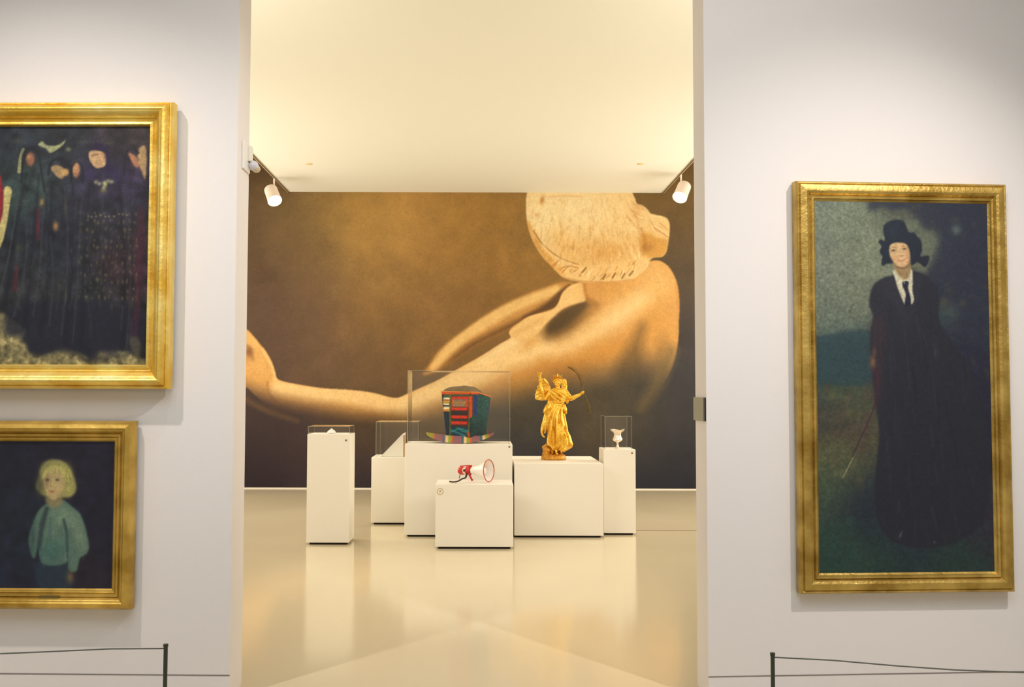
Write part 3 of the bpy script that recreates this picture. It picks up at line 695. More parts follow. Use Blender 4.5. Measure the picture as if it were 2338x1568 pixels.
# lowered ceiling over the middle of the far gallery, slots along both sides
ZD = at(1098, 439.5, YM).z
XDL = (at(655, 437, YM - .02).x); XDR = (at(1517, 441, YM - .02).x)
struct('ceiling_panel', MB().box(XDL, XDR, YB + .02, YM - .012, ZD, ZD + .25), M_CEIL)
struct('ceiling_far', MB().box(-XS, XS, YB + .1, YM + .2, 6.4, 6.6), M_CEIL)
struct('baseboard_back', MB().box(-XS, XS, YM - .006, YM, 0, .014), M_PLINTH)
j = onz(1500, 1211).y
struct('trim_3', MB().box(1.72, 5.2, j - .012, j + .012, 0, .0016), mat('floor_joint', (110, 92, 66), .7))

# ---------------------------------------------------------------- printed wall mural
mural_art = art_mural(); mlin = mural_art.linear(MURAL_GAIN, MURAL_TINT)
mo = at(520, 1113.5, YM); s_m = YM / F_PX
mz0, mz1 = at(1098, 1113.5, YM).z, at(1098, 300, YM).z
mx0, mx1 = at(525, 800, YM).x - .3, at(1635, 800, YM).x + .3
def mural_col(u, v):
    x = mx0 + u * (mx1 - mx0); z = mz0 + v * (mz1 - mz0)
    px = PP[0] + x / s_m; py = 893.0 + (EYE.z - z) / s_m
    return mural_art.sample(px, py, mlin)
mural = painted_grid('wall_mural', (mx0, YM - .012, mz0), (mx1 - mx0, 0, 0), (0, 0, mz1 - mz0), 860, 600, mural_col, print_mat('mural_print', .6, .2), origin=((mx0 + mx1) / 2, YM - .01, mz0))
tag(mural, 'huge printed mural of a marble nude from behind, covering the far wall', 'mural')

# ---------------------------------------------------------------- ceiling tracks and spotlights
def track(x, label, sgn):
    t = thing('lighting_track', (x, 11, ZD - .03), label, 'lighting track', 'lighting tracks along the lowered ceiling')
    MB().box(x - .012, x - .005, 7.6, YM - .03, ZD - .02, ZD).box(x + .005, x + .012, 7.6, YM - .03, ZD - .02, ZD).build('rail', mat('track_bronze', (96, 72, 40), .5), t)
    MB().box(x - .005, x + .005, 7.6, YM - .03, ZD - .018, ZD).build('conductor_strip', mat('track_strip', (226, 206, 160), .5), t)
track(XDL + .02, 'thin ceiling lighting track on the left edge of the lowered ceiling', -1)
track(XDR - .02, 'thin ceiling lighting track on the right edge of the lowered ceiling', 1)
M_LAMPW = mat('lamp_enamel', (244, 226, 212), .45)
M_LENS = emit_mat('lamp_lens', (1, .95, .85), 30)
def can(name, x, y, tip, label, power, off):
    """cylindrical spotlight hanging on a stem from the track; tip = direction of the beam"""
    top = Vector((x, y, ZD - .02)); d = Vector(tip).normalized()
    t = thing(name, top, label, 'spotlight', 'spotlights on the ceiling tracks')
    piv = top - Vector((0, 0, .155))
    MB().tube([top, piv, piv + Vector((off * .5, 0, -.02))], .013, 10).build('stem', M_LAMPW, t, smooth=40)
    a = piv + Vector((off, 0, -.005))
    sh = MB().lathe([(.03, -.012), (.085, -.006), (.098, .01), (.102, .03), (.103, .18), (.108, .26), (.112, .285), (.104, .285), (.098, .262), (.02, .25)], a, d, 32).build('lamp_housing', M_LAMPW, t, smooth=35)
    MB().lathe([(.0985, .266), (.0985, .284)], a, d, 32).build('lens', M_LENS, t)
    sp = spot('lamp_beam', a + d * .32, a + d * 3, power, WARM, 50, .5, .08)
    return t
yl = 15.3; can('track_spotlight', XDL + .02, yl * 0 + (XDL + .02) / ((620.5 - PP[0]) / F_PX), (.36, -.54, -.76), 'lit white spotlight hanging from the left ceiling track', 120, -.055)
can('track_spotlight', XDR - .02, (XDR - .02) / ((1558 - PP[0]) / F_PX), (-.38, -.54, -.76), 'lit white spotlight hanging from the right ceiling track', 120, .055)
for px, sd in ((705, 'left'), (1463, 'right')):
    p = onz(px, 374, ZD)
    tag(MB().lathe([(.0, -.012), (.03, -.012), (.05, -.006), (.055, 0)], (p.x, p.y, ZD), (0, 0, 1), 20).build('sprinkler_cover', mat('sprinkler_' + sd, (214, 190, 140), .6), origin=(p.x, p.y, ZD), smooth=40),
        'small round sprinkler cover in the %s part of the cream ceiling' % sd, 'sprinkler')

# ---------------------------------------------------------------- devices on the opening's sides
t = thing('motion_sensor', (XL, YB - .05, at(572, 380, YB).z), 'white sensor with a glossy dome on the left side of the opening', 'sensor')
pz0, pz1 = at(572, 399, YB).z, at(572, 337, YB).z
MB().box(XL, XL + .012, YB - .17, YB - .02, pz0, pz1).build('back_plate', M_WHITE, t, bevel=.004)
MB().box(XL + .010, XL + .03, YB - .075, YB - .03, pz0 + .06, pz1 - .005).build('housing', mat('sensor_body', (236, 232, 214), .4), t, bevel=.006)
c = at(573, 378, YB - .045); c.x = XL + .036
MB().ball(c, .028).build('dome', mat('sensor_dome', (214, 208, 214), .08, coat=1), t, smooth=180)
MB().ball(c + Vector((.014, .012, -.016)), .022).build('eye', mat('sensor_eye', (206, 186, 150), .12), t, smooth=180)
z0, z1 = at(1600, 960, YB - .13).z, at(1600, 907, YB - .13).z
t = thing('access_panel', (XR, YB - .13, z0), 'small grey metal panel on the right side of the opening', 'panel')
MB().box(XR - .010, XR, YF + .034, YB + .012, z0, z1).build('plate', M_GREYBOX, t, bevel=.003)
MB().box(XR - .007, XR, YF + .008, YF + .034, z0, z1).build('edge_trim', M_BLACK, t)

# ---------------------------------------------------------------- plinths
def plinth(x0, x1, y0, y1, h, label, screws=(), toe=.022, inset=.03):
    t = thing('display_plinth', ((x0 + x1) / 2, (y0 + y1) / 2, 0), label, 'plinth')
    MB().box(x0, x1, y0, y1, toe, h).build('cabinet', M_PLINTH, t, bevel=.004)
    MB().box(x0 + inset, x1 - inset, y0 + inset, y1 - inset, 0, toe).build('toe_base', M_DARK, t)
    for (sx, sz) in screws:
        MB().lathe([(.0, -.002), (.011, -.002), (.011, .0015), (.0, .0015)], (sx, y0 - .001, sz), (0, 1, 0), 14, False).build('lock', M_SCREW, t)
    return t
def P(px0, px1, pyb, depth_y=None): return None
def yfloor(py, px=1100): return onz(px, py).y
def cover(x0, x1, y0, y1, z0, z1, label, th=.006):
    m = MB()
    m.box(x0, x1, y0, y0 + th, z0, z1).box(x0, x1, y1 - th, y1, z0, z1).box(x0, x0 + th, y0 + th, y1 - th, z0, z1).box(x1 - th, x1, y0 + th, y1 - th, z0, z1).box(x0 + th, x1 - th, y0 + th, y1 - th, z1 - th, z1)
    o = m.build('display_cover', M_GLASS, origin=((x0 + x1) / 2, (y0 + y1) / 2, z0))
    o.data.materials.append(M_GEDGE)
    for f in o.data.polygons:
        c = [o.data.vertices[i].co for i in f.vertices]
        if min((c[0] - c[1]).length, (c[1] - c[2]).length) < th * 1.5: f.material_index = 1
    return tag(o, label, 'display case')
# A tall left plinth
ya = yfloor(1243.5, 750); a0 = at(700, 1150, ya).x; a1 = at(798, 1150, ya).x; ha = at(752, 991, ya).z
plinth(a0, a1, ya, ya + .40, ha, 'tall narrow white plinth standing alone at the left', [(at(790, 1005, ya).x, at(790, 1005, ya).z)])
cover(a0 + .006, a1 - .006, ya + .006, ya + .394, ha + .001, at(752, 973, ya).z, 'low clear cover over a small white shell on the tall left plinth')
# B back-left plinth
yb = yfloor(1197.5, 885); b0 = at(847.5, 1120, yb).x; b1 = -.72; hb = at(885, 1044, yb).z
plinth(b0, b1, yb, yb + .58, hb, 'white plinth behind the hat plinth, carrying a sloping stand')
c0 = at(858, 1000, yb + .03).x
cover(c0, b1 - .03, yb + .03, yb + .55, hb + .001, at(890, 961, yb + .3).z, 'clear case over the sloping white stand, behind the hat case')
# C hat plinth
yc = yfloor(1225.5, 960); cx0 = at(924, 1100, yc).x; cx1 = at(1170, 1050, yc).x; hc = at(1050, 1014, yc).z
plinth(cx0, cx1, yc, yc + .70, hc, 'wide white plinth under the colourful hat', [(at(1163, 1020, yc).x, at(1163, 1020, yc).z)])
gx0 = at(930, 930, yc + .03).x; gx1 = at(1165, 930, yc + .03).x; gz1 = at(1050, 846.5, yc + .3).z
cover(gx0, gx1, yc + .03, yc + .67, hc + .001, gz1, 'largest clear case, enclosing the colourful hat', .009)
# D front plinth
yd = yfloor(1253.5, 1080); d0 = at(994, 1180, yd).x; d1 = at(1172, 1180, yd).x; hd = at(1080, 1106, yd).z
tD = plinth(d0, d1, yd, yd + .56, hd, 'low white plinth in front of the others, under the megaphone')
bc = at(1005, 1122, yd)
bm_ = MB().lathe([(.034, -.001), (.034, .001), (.029, .001), (.029, -.001), (.034, -.001)], (bc.x, yd - .001, bc.z), (0, 1, 0), 32, False)
Mb = Matrix.Translation((bc.x, yd - .0012, bc.z)) @ Matrix.Rotation(math.pi / 2, 4, 'X')
bm_.prism([(-.012, -.016), (-.006, .008), (.0, .02), (.007, .008), (.014, -.014), (.008, -.010), (.004, .002), (-.002, -.002), (-.008, -.010)], (-.0008, .0008), Mb)
b = bm_.build('round_emblem', mat('emblem_print', (186, 160, 112), .6), tD); b['label'] = 'round outlined emblem'
# E statue plinth
ye = yfloor(1227.5, 1280); e0 = cx1 + .02; e1 = at(1378, 1150, ye).x; he = at(1280, 1058, ye).z
plinth(e0, e1, ye, ye + 1.28, he, 'widest low white plinth, carrying the golden statue')
# F right plinth
yf = yfloor(1221.5, 1415); f0 = max(at(1378.5, 1120, yf).x, e1 + .012); f1 = at(1451.5, 1120, yf).x; hf = at(1415, 1026, yf).z
plinth(f0, f1, yf, yf + .44, hf, 'narrow white plinth at the right end, under the silver cup', [(at(1443, 1034, yf).x, at(1443, 1034, yf).z)])
fz1 = at(1410, 949, yf + .2).z
fx0 = at(1381, 980, yf + .04).x; fx1 = at(1443, 980, yf + .04).x
cover(fx0, fx1, yf + .04, yf + .42, hf + .001, fz1, 'small upright clear case around the silver cup')

# ---------------------------------------------------------------- small exhibits
# white shell on A
q = at(757, 986, ya + .2); q.z = ha
sh = MB(); rings = []
for i in range(15):
    u = i / 14; R_ = .046 * math.sin(math.pi * min(1, .06 + u * .88)) ** .7
    ring = []
    for k in range(28):
        a = 2 * math.pi * k / 28; rib = 1 + .06 * math.cos(9 * a)
        ring.append(Vector((q.x - .045 + .09 * u, q.y + R_ * .8 * math.cos(a) * rib, q.z + .004 + max(0, R_ * .85 * math.sin(a) * rib))))
    rings.append(ring)
sh.loft(rings)
tt = thing('carved_shell', q, 'small white shell shaped carving on the tall left plinth', 'ornament')
sh.build('body', mat('shell_white', (252, 250, 246), .35), tt, smooth=60)
MB().tube([q + Vector((-.012, 0, .036)), q + Vector((.002, -.004, .046)), q + Vector((.016, 0, .036))], [.008, .010, .006], 10).build('crest', mat('shell_crest', (250, 246, 240), .25), tt, smooth=180)
# sloping stand on B
w0 = at(873, 1037, yb + .2); w1 = at(923, 990, yb + .2); 
wt = thing('sloping_stand', ((w0.x + w1.x) / 2, yb + .3, hb), 'white wedge shaped stand inside the case behind the hat plinth', 'stand')
Mw = Matrix(((1, 0, 0, 0), (0, 0, 1, 0), (0, 1, 0, 0), (0, 0, 0, 1)))
MB().prism([(w0.x, hb + .002), (w1.x - .004, hb + .002), (w1.x - .004, w1.z - .004), (w1.x - .012, w1.z - .004)], (yb + .1, yb + .46), Mw).build('wedge', M_PLINTH, wt)
MB().prism([(w0.x - .01, hb + .004), (w0.x + .0, hb + .002), (w1.x + .002, w1.z), (w1.x - .012, w1.z + .004)], (yb + .09, yb + .47), Mw).build('sloping_board', M_WHITE, wt)
MB().box(w1.x - .004, w1.x + .018, yb + .1, yb + .12, hb + .002, w1.z - .012).build('back_support', mat('support_tan', (190, 150, 100), .6), wt)

# silver cup on F
q = at(1410, 1021, yf + .16); q.z = hf + .001
ct = thing('silver_cup', q, 'small silver goblet with a flared lip on the right plinth', 'goblet')
M_SILV = mat('silver', (246, 232, 214), .28, metal=.55, bump=.4, bscale=60)
k = .0040
prof = [(.0, 0), (.040, 0), (.040, .006), (.026, .012), (.012, .028), (.010, .060), (.014, .072), (.040, .084), (.056, .100), (.054, .116), (.042, .134), (.039, .165), (.046, .190), (.062, .214), (.058, .214), (.040, .19), (.034, .165), (.036, .13), (.03, .105), (0, .1)]
cup = MB().lathe(prof, q, (0, 0, 1), 36, False)
for i, v in enumerate(cup.v):
    if v[2] - q.z > .18:
        a = math.atan2(v[1] - q.y, v[0] - q.x); cup.v[i] = (v[0], v[1], v[2] + .007 * math.sin(a * 3 + 1.2))
cup.build('bowl', M_SILV, ct, smooth=50)
for s_ in (-1, 1):
    MB().tube([q + Vector((s_ * .052, 0, .208)), q + Vector((s_ * .078, 0, .222)), q + Vector((s_ * .072, 0, .206)), q + Vector((s_ * .05, 0, .19))], .004, 8).build('lip_scroll', M_SILV, ct, smooth=180)

# ---------------------------------------------------------------- megaphone on D
def megaphone():
    C = at(1116, 1077.5, yd + .17); ax = Vector((.87, -.49, .045)).normalized()
    R = .113; C.z = hd + .002 + R * math.sqrt(1 - ax.z ** 2) * .995 + .014
    up = Vector((0, 0, 1)); up = (up - ax * up.dot(ax)).normalized(); side = ax.cross(up)
    t = thing('megaphone', (C.x - .15, C.y + .08, hd), 'red and white megaphone with a black strap on the front plinth', 'megaphone')
    MW = mat('megaphone_white', (246, 238, 230), .35); MR = mat('megaphone_red', (206, 40, 30), .4); MRim = mat('megaphone_rim', (186, 84, 60), .45); MK = mat('megaphone_strap', (56, 36, 30), .7)
    outer = [(R, 0), (R * .93, -.012), (R * .76, -.045), (R * .58, -.09), (R * .42, -.14), (R * .32, -.19), (R * .30, -.205)]
    inner = [(R * .28, -.19), (R * .38, -.14), (R * .54, -.09), (R * .72, -.045), (R * .9, -.012), (R * .985, 0)]
    MB().lathe(outer + inner + [(R, 0)], C, ax, 48, False).build('horn', MW, t, smooth=40)
    MB().lathe([(0, -.04), (.03, -.045), (.034, -.06), (.03, -.16), (.036, -.19)], C, ax, 24, False).build('inner_horn', mat('megaphone_inner', (240, 222, 214), .4), t, smooth=60)
    MB().tube([C + (up * math.cos(a) + side * math.sin(a)) * R for a in [2 * math.pi * i / 64 for i in range(65)]], .0052, 8, False).build('rim', MRim, t, smooth=180)
    P_ = lambda s, u, w=0: C + ax * s + up * u + side * w
    body = MB().lathe([(.0, -.212), (.042, -.212), (.044, -.222), (.043, -.262), (.036, -.268), (.0, -.268)], C, ax, 28).build('amplifier_band', MR, t, smooth=40)
    MB().lathe([(.0, -.266), (.034, -.266), (.034, -.30), (.0, -.30)], C, ax, 28).build('battery_tube', MW, t, smooth=40)
    MB().lathe([(.0, -.30), (.041, -.30), (.043, -.31), (.040, -.345), (.030, -.358), (.0, -.358)], C, ax, 28).build('rear_cap', MR, t, smooth=40)
    m = MB(); m.tube([P_(-.20, .050), P_(-.26, .053), P_(-.345, .048)], [.009, .007, .006], 10); m.tube([P_(-.335, .05), P_(-.335, .036)], .006, 8)
    m.build('carry_bar', MR, t, smooth=180)
    m = MB(); m.tube([P_(-.235, -.035), P_(-.222, -.065), P_(-.208, -.090), P_(-.198, -.101)], [.012, .010, .010, .012], 12); m.build('grip', MR, t, smooth=180)
    MB().box(-.012, .012, -.012, .012, -.012, .012, Matrix.Translation(P_(-.272, .006, .036))).build('switch', MK, t, bevel=.003)
    z = hd + .006
    pts = []
    ctl = [P_(-.25, -.03, .03), at(1063, 1090, C.y - .02), at(1055, 1093, C.y - .04), at(1046, 1098, C.y - .09), at(1036, 1100, C.y - .1), at(1026, 1099, C.y - .11)]
    for p in ctl: p.z = max(p.z, z + .004)
    for i in range(len(ctl) - 1):
        a, b, c_, d = ctl[max(i - 1, 0)], ctl[i], ctl[i + 1], ctl[min(i + 2, len(ctl) - 1)]
        for u in np.arange(6) / 6: pts.append(.5 * ((2 * b) + (c_ - a) * u + (2 * a - 5 * b + 4 * c_ - d) * u * u + (3 * b - 3 * c_ + d - a) * u ** 3))
    pts.append(ctl[-1])
    MB().tube(pts, .011, 10, True, .5).build('strap', MK, t, smooth=180)
    MB().tube([P_(-.34, -.03), P_(-.352, -.055), P_(-.36, -.078)], .004, 8).build('strap_loop', MK, t, smooth=180)
megaphone()

# ---------------------------------------------------------------- colourful hat on C
def hat():
    yh = yc + .385; S = yh / F_PX * .985
    cx = at(1064, 950, yh).x; z0 = hc + .004
    t = thing('patchwork_hat', (cx, yh, hc), 'tall patchwork hat with coloured bands and striped brim in the largest case', 'hat')
    A = Art(996, 876, 1132, 1000, 4)
    A.a[:] = (30, 66, 66)
    A.field([(1010, 940, (30, 44, 50)), (1030, 980, (24, 42, 58)), (1100, 930, (38, 78, 74)), (1115, 960, (34, 72, 66)), (1095, 985, (28, 56, 56)), (1060, 900, (50, 70, 50))], 14)
    A.noise(.8, .12)
    R = lambda x0, y0, x1, y1, c, b=.35: A.poly([(x0, y0), (x1, y0), (x1, y1), (x0, y1)], c, 1, b, False)
    R(996, 876, 1013, 1000, (34, 40, 46)); R(1012, 903, 1090, 909, (70, 96, 60))
    R(1010, 889, 1092, 894, (206, 160, 40)); R(1004, 893, 1094, 900, (214, 84, 28))
    R(1011, 908, 1027, 941, (24, 46, 60))
    for y0, y1, c in [(908, 912, (236, 226, 190)), (912, 914.5, (190, 70, 30)), (914.5, 920, (214, 170, 60)), (921, 925, (236, 222, 180)), (925, 928.5, (24, 50, 66)), (929, 934, (238, 220, 176)), (934, 939, (210, 140, 50))]:
        R(1012, y0, 1026.5, y1, c)
    R(1026.5, 900, 1030, 996, (96, 96, 44))
    R(1030, 905, 1069, 973, (52, 34, 32))
    R(1031, 905.5, 1069, 911, (214, 50, 30)); R(1031, 911, 1069, 929, (150, 110, 60))
    R(1031, 911, 1034, 929, (210, 70, 30)); R(1064, 911, 1068, 929, (210, 80, 40))
    for x in range(1036, 1064, 4): R(x, 912, x + 2, 916, (110, 110, 150)); R(x + 1, 922, x + 3, 926, (130, 130, 150)); R(x, 917, x + 2, 920, (206, 160, 60))
    for y in (930, 948, 962): R(1031, y, 1068, y + 6, (210, 52, 28)); R(1031, y + 6, 1068, y + 8, (120, 40, 30))
    for y in (939, 956, 970): R(1032, y, 1067, y + 4, (46, 44, 40))
    R(1031, 975, 1069, 998, (22, 60, 74))
    A.stroke([(1031, 986), (1050, 978), (1069, 984)], 3, (40, 130, 140), .9, .6); A.stroke([(1031, 982), (1046, 988), (1062, 994)], 3.4, (40, 130, 142), .9, .6)
    A.stroke([(1044, 976), (1058, 984), (1069, 985)], 2.6, (46, 140, 140), .9, .6)
    R(1069, 900, 1071.5, 996, (110, 104, 50)); R(1071.5, 904, 1078, 952, (214, 80, 30)); R(1068, 986, 1073, 998, (206, 84, 36))
    R(1078, 903, 1082, 950, (80, 66, 56)); R(1082, 902, 1090, 948, (28, 50, 110), .8)
    A.noise(.5, .08)
    L = A.linear(.95)
    th = math.radians(-34); n = 9; seg = 120; rows = 56
    def section(fz, k):
        a = 2 * math.pi * k / seg
        r = .2025 / ((abs(math.cos(a)) ** n + abs(math.sin(a)) ** n) ** (1 / n))
        sc = .865 + .225 * fz ** .9 + .01 * math.sin(6 * a)
        x, y = r * sc * math.cos(a), r * sc * math.sin(a)
        return x * math.cos(th) - y * math.sin(th), x * math.sin(th) + y * math.cos(th)
    z_of = lambda py: EYE.z - (py - 893) * yh * .985 / F_PX
    ztop = lambda x: z_of(np.interp(x / S, [-64, 26, 64], [894, 895, 908]))
    rings = []; cols = []
    for i in range(rows + 1):
        fz = i / rows; ring = []
        for k in range(seg):
            x, y = section(fz, k); z = z0 + .066 + (ztop(x) - z0 - .066) * fz
            ring.append(Vector((cx + x, yh + y, z)))
            px = 1064 + x / S; py = 893 + (EYE.z - z) / (yh * .985) * F_PX
            if y > .02: px = 1100 - (px - 1064) * .3
            cols.append((px, py))
        rings.append(ring)
    o = MB().loft(rings, cap=False).build('crown', print_mat('hat_cloth', .85, .2, .5), t, smooth=50, fix=False)
    C = np.array(cols); c4 = np.ones((len(C), 4), np.float32); c4[:, :3] = A.sample(C[:, 0], C[:, 1], L)
    o.data.color_attributes.new('Col', 'FLOAT_COLOR', 'POINT').data.foreach_set('color', c4.ravel())
    # domed crown top
    top = []
    for q in range(0, 9):
        f = q / 8; ring = []
        for k in range(seg):
            x, y = section(1, k); s_ = math.cos(f * math.pi / 2) ** .8 if q < 8 else .01
            s_ = max(s_, .01)
            z = ztop(x * s_) + .075 * math.sin(f * math.pi / 2) * (1 - .15 * abs(x) * 3)
            ring.append(Vector((cx - .018 + (x * s_ * .86) if q else cx + x, yh + y * s_, z if q else ztop(x))))
        top.append(ring)
    MB().loft(top, cap=False).build('crown_top', mat('hat_top', (112, 92, 56), .9, var=.4, vscale=14, bump=.4, bscale=80), t, smooth=60)
    tr = []
    for k in range(seg + 1):
        x, y = section(1, k % seg)
        tr.append(Vector((cx + x * 1.005, yh + y * 1.005, ztop(x) - .002)))
    MB().tube(tr, .007, 8, False).build('edge_braid', mat('hat_braid', (208, 120, 36), .8, var=.3, vscale=30), t, smooth=180)
    # brim
    NR, NS = 10, 420; rings = []; cc = []
    pat = [((74, 104, 116), 6), ((236, 196, 146), 6.5), ((150, 164, 46), 7), ((212, 100, 52), 3.5), ((150, 98, 104), 19)]
    tot = sum(p[1] for p in pat)
    def bz(a, f):
        s_ = abs(math.cos(a)); g = f ** 1.3
        return z0 + .008 + .066 * (1 - g) + g * (.098 * s_ ** 3) + f * .004 * math.sin(5 * a)
    def stripe(p):
        d = (p - 1012) % tot; q = 0
        if p < 984: return (160, 150, 50)
        for c, w in pat:
            q += w
            if d < q: return c
        return pat[-1][0]
    for side in (1, -1):
        for i in (range(NR + 1) if side > 0 else range(NR, -1, -1)):
            f = i / NR; ring = []
            for k in range(NS):
                a = 2 * math.pi * k / NS
                r0 = .19; rx = r0 + (.388 - r0) * f; ry = r0 + (.30 - r0) * f
                thick = .006 * (1 - .3 * f)
                ring.append(Vector((cx - .068 * f + rx * math.cos(a), yh + ry * math.sin(a), bz(a, f) + thick * side)))
                cc.append(stripe(1064 + (rx * math.cos(a) - .068 * f) / S))
            rings.append(ring)
    o = MB().loft(rings, cap=False).build('brim', print_mat('hat_brim', .85, .2, .4), t, smooth=60, fix=False)
    c4 = np.ones((len(cc), 4), np.float32); c4[:, :3] = np.array([lin(c) for c in cc])
    o.data.color_attributes.new('Col', 'FLOAT_COLOR', 'POINT').data.foreach_set('color', c4.ravel())
hat()

# ---------------------------------------------------------------- golden statue on E
def statue():
    ys = onz(1264, 1050, he).y + .06; k = .000768 * ys / 11.4
    B = Vector((at(1264, 1050, ys).x, ys, he))
    M_G = gold_mat('gilding', (226, 166, 40), (252, 212, 96), .33, 14, .9, 60, metal=.8)
    M_G2 = gold_mat('gilding_dim', (96, 80, 34), (120, 100, 44), .6, 14, .6, 60, metal=.6)
    V = lambda x, y, d=0: B + Vector(((x - 355) * k, d * k, (1440 - y) * k))
    t = thing('golden_statue', B, 'gilded statue of a winged figure in flowing drapery on the widest plinth', 'statue')
    def rem(o, vox=.0055, sm=2, disp=0):
        r = o.modifiers.new('merge', 'REMESH'); r.mode = 'VOXEL'; r.voxel_size = vox; r.use_smooth_shade = True
        if sm:
            s_ = o.modifiers.new('soften', 'SMOOTH'); s_.iterations = sm; s_.factor = .5
        return o
    def sp(pts, n=6):
        out = []; P = [Vector(p) for p in pts]
        for i in range(len(P) - 1):
            a, b, c, d = P[max(i - 1, 0)], P[i], P[i + 1], P[min(i + 2, len(P) - 1)]
            for u in np.arange(n) / n: out.append(.5 * ((2 * b) + (c - a) * u + (2 * a - 5 * b + 4 * c - d) * u * u + (3 * b - 3 * c + d - a) * u ** 3))
        return out + [P[-1]]
    # rocky base
    rs = random.Random(5); m = MB()
    m.lathe([(.0, 0), (182 * k, 0), (190 * k, 20 * k), (178 * k, 60 * k), (150 * k, 84 * k), (0, 88 * k)], B, (0, 0, 1), 28)
    for (x, y, d, r) in [(262, 1300, -10, 74), (240, 1345, -60, 60), (290, 1330, 40, 80), (230, 1260, 30, 48), (330, 1345, 60, 80), (430, 1370, 50, 70), (470, 1385, -20, 48), (255, 1225, 10, 34), (300, 1375, -100, 40)]:
        m.ball(V(x, y, d), r * k, r * k * .95, r * k * .8, 10, 7)
    rem(m.build('rocky_base', gold_mat('gilding_base', (180, 118, 30), (222, 166, 70), .45, 30, 1, 70, metal=.75), t), .006, 1)
    # draped body: pleated skirt, torso, sleeves
    m = MB()
    # (y, left, right, depth)
    sec = [(560, 270, 515, 90), (600, 262, 512, 92), (650, 226, 524, 104), (700, 205, 536, 118), (740, 204, 536, 120), (780, 226, 520, 122), (840, 232, 520, 128), (900, 250, 540, 134), (960, 262, 556, 138),
           (1020, 272, 568, 142), (1080, 270, 600, 146), (1140, 262, 618, 150), (1200, 256, 634, 152), (1235, 262, 626, 150), (1262, 290, 570, 140), (1290, 320, 500, 120)]
    rings = []; NS = 120
    for i, (y, x0, x1, d) in enumerate(sec):
        ring = []; f = i / (len(sec) - 1); amp = .03 + .13 * f
        for j in range(NS):
            a = 2 * math.pi * j / NS
            w = amp * (math.sin(11 * a + 1.4 * math.sin(2 * a) + f * 1.6) * .7 + .4 * math.sin(19 * a + 2 * f))
            rx = (x1 - x0) / 2; c = (x0 + x1) / 2
            hemz = -18 * math.sin(5 * a + 1) * f ** 4 + (26 if math.cos(a) > .4 else 0) * -f ** 6
            ring.append(V(c + rx * math.cos(a) * (1 + w * .35), y - hemz, d * math.sin(a) * (1 + w)))
        rings.append(ring)
    m.loft(rings)
    # overfold below the waist and long folds down the front
    for (pts, r) in [([(300, 600, -80), (270, 680, -100), (215, 745, -60)], [26, 30, 16]), ([(500, 620, -70), (520, 700, -90), (535, 760, -50)], [24, 30, 14]),
                     ([(410, 640, -95), (350, 760, -120), (318, 900, -128), (300, 1060, -140), (290, 1200, -140)], [18, 22, 20, 20, 14]),
                     ([(440, 640, -95), (400, 780, -128), (392, 940, -140), (396, 1110, -152), (400, 1250, -140)], [18, 22, 26, 26, 18]),
                     ([(470, 660, -90), (466, 800, -128), (474, 960, -138), (470, 1120, -148), (470, 1250, -120)], [14, 20, 22, 22, 16]),
                     ([(500, 760, -100), (525, 900, -110), (550, 1040, -110), (590, 1200, -90)], [14, 18, 20, 18]),
                     ([(360, 620, -90), (300, 760, -115), (262, 900, -100)], [14, 18, 12]),
                     ([(330, 880, -130), (300, 1000, -120), (270, 1180, -110)], [10, 14, 14]),
                     ([(436, 900, -140), (436, 1060, -150), (430, 1240, -140)], [8, 12, 12])]:
        m.tube([V(*p) for p in sp(pts)], [q * k for q in r], 10)
    # windblown tail at the left, billow at the right hem
    m.tube([V(*p) for p in sp([(250, 760, 20), (228, 860, 20), (198, 950, 10), (182, 1030, 0), (196, 1085, 0), (228, 1108, 0)])], [q * k for q in [42, 46, 38, 26, 18, 12]], 12, True, .8)
    m.tube([V(*p) for p in sp([(262, 780, -40), (250, 880, -40), (236, 980, -30), (222, 1050, -20)])], [q * k for q in [24, 28, 22, 10]], 10, True)
    m.tube([V(*p) for p in sp([(540, 1000, 0), (568, 1120, -10), (596, 1215, -20)])], [q * k for q in [20, 34, 26]], 12)
    m.tube([V(*p) for p in sp([(505, 1240, -80), (520, 1275, -80)])], [q * k for q in [26, 16]], 10)
    # torso
    for (x, y, d, rx, ry, rz) in [(395, 575, 0, 112, 80, 55), (405, 520, -4, 118, 84, 60), (415, 470, -8, 122, 86, 60), (425, 425, 0, 116, 74, 50), (370, 470, -62, 44, 34, 42), (460, 480, -62, 44, 34, 42)]:
        m.ball(V(x, y, d), rx * k, ry * k, rz * k, 20, 12)
    for (pts, r) in [([(320, 400, -60), (400, 440, -104), (480, 500, -100), (545, 570, -60)], [14, 20, 20, 16]), ([(345, 385, -60), (430, 420, -100), (520, 480, -86), (560, 560, -40)], [14, 18, 18, 14]),
                     ([(310, 430, -60), (380, 480, -104), (460, 545, -96), (520, 560, -70)], [12, 18, 18, 12]), ([(300, 470, -40), (350, 530, -86), (430, 570, -94)], [12, 16, 12]),
                     ([(290, 575, -60), (380, 590, -96), (480, 585, -90), (520, 570, -40)], [12, 14, 14, 12]), ([(545, 480, -30), (556, 560, -20), (552, 606, -10)], [30, 30, 16]),
                     ([(310, 400, -20), (286, 480, -20), (262, 560, -10)], [28, 30, 20])]:
        m.tube([V(*p) for p in sp(pts)], [q * k for q in r], 10)
    # neck, arms
    m.tube([V(418, 400, -6), V(414, 350, -12)], [36 * k, 30 * k], 14)
    m.tube([V(*p) for p in sp([(520, 430, -10), (570, 500, -40), (610, 530, -70), (680, 498, -100), (748, 468, -120)])], [q * k for q in [50, 46, 38, 30, 20]], 14)
    m.tube([V(*p) for p in sp([(320, 420, 0), (262, 500, -20), (216, 548, -40)])], [q * k for q in [44, 36, 28]], 14)
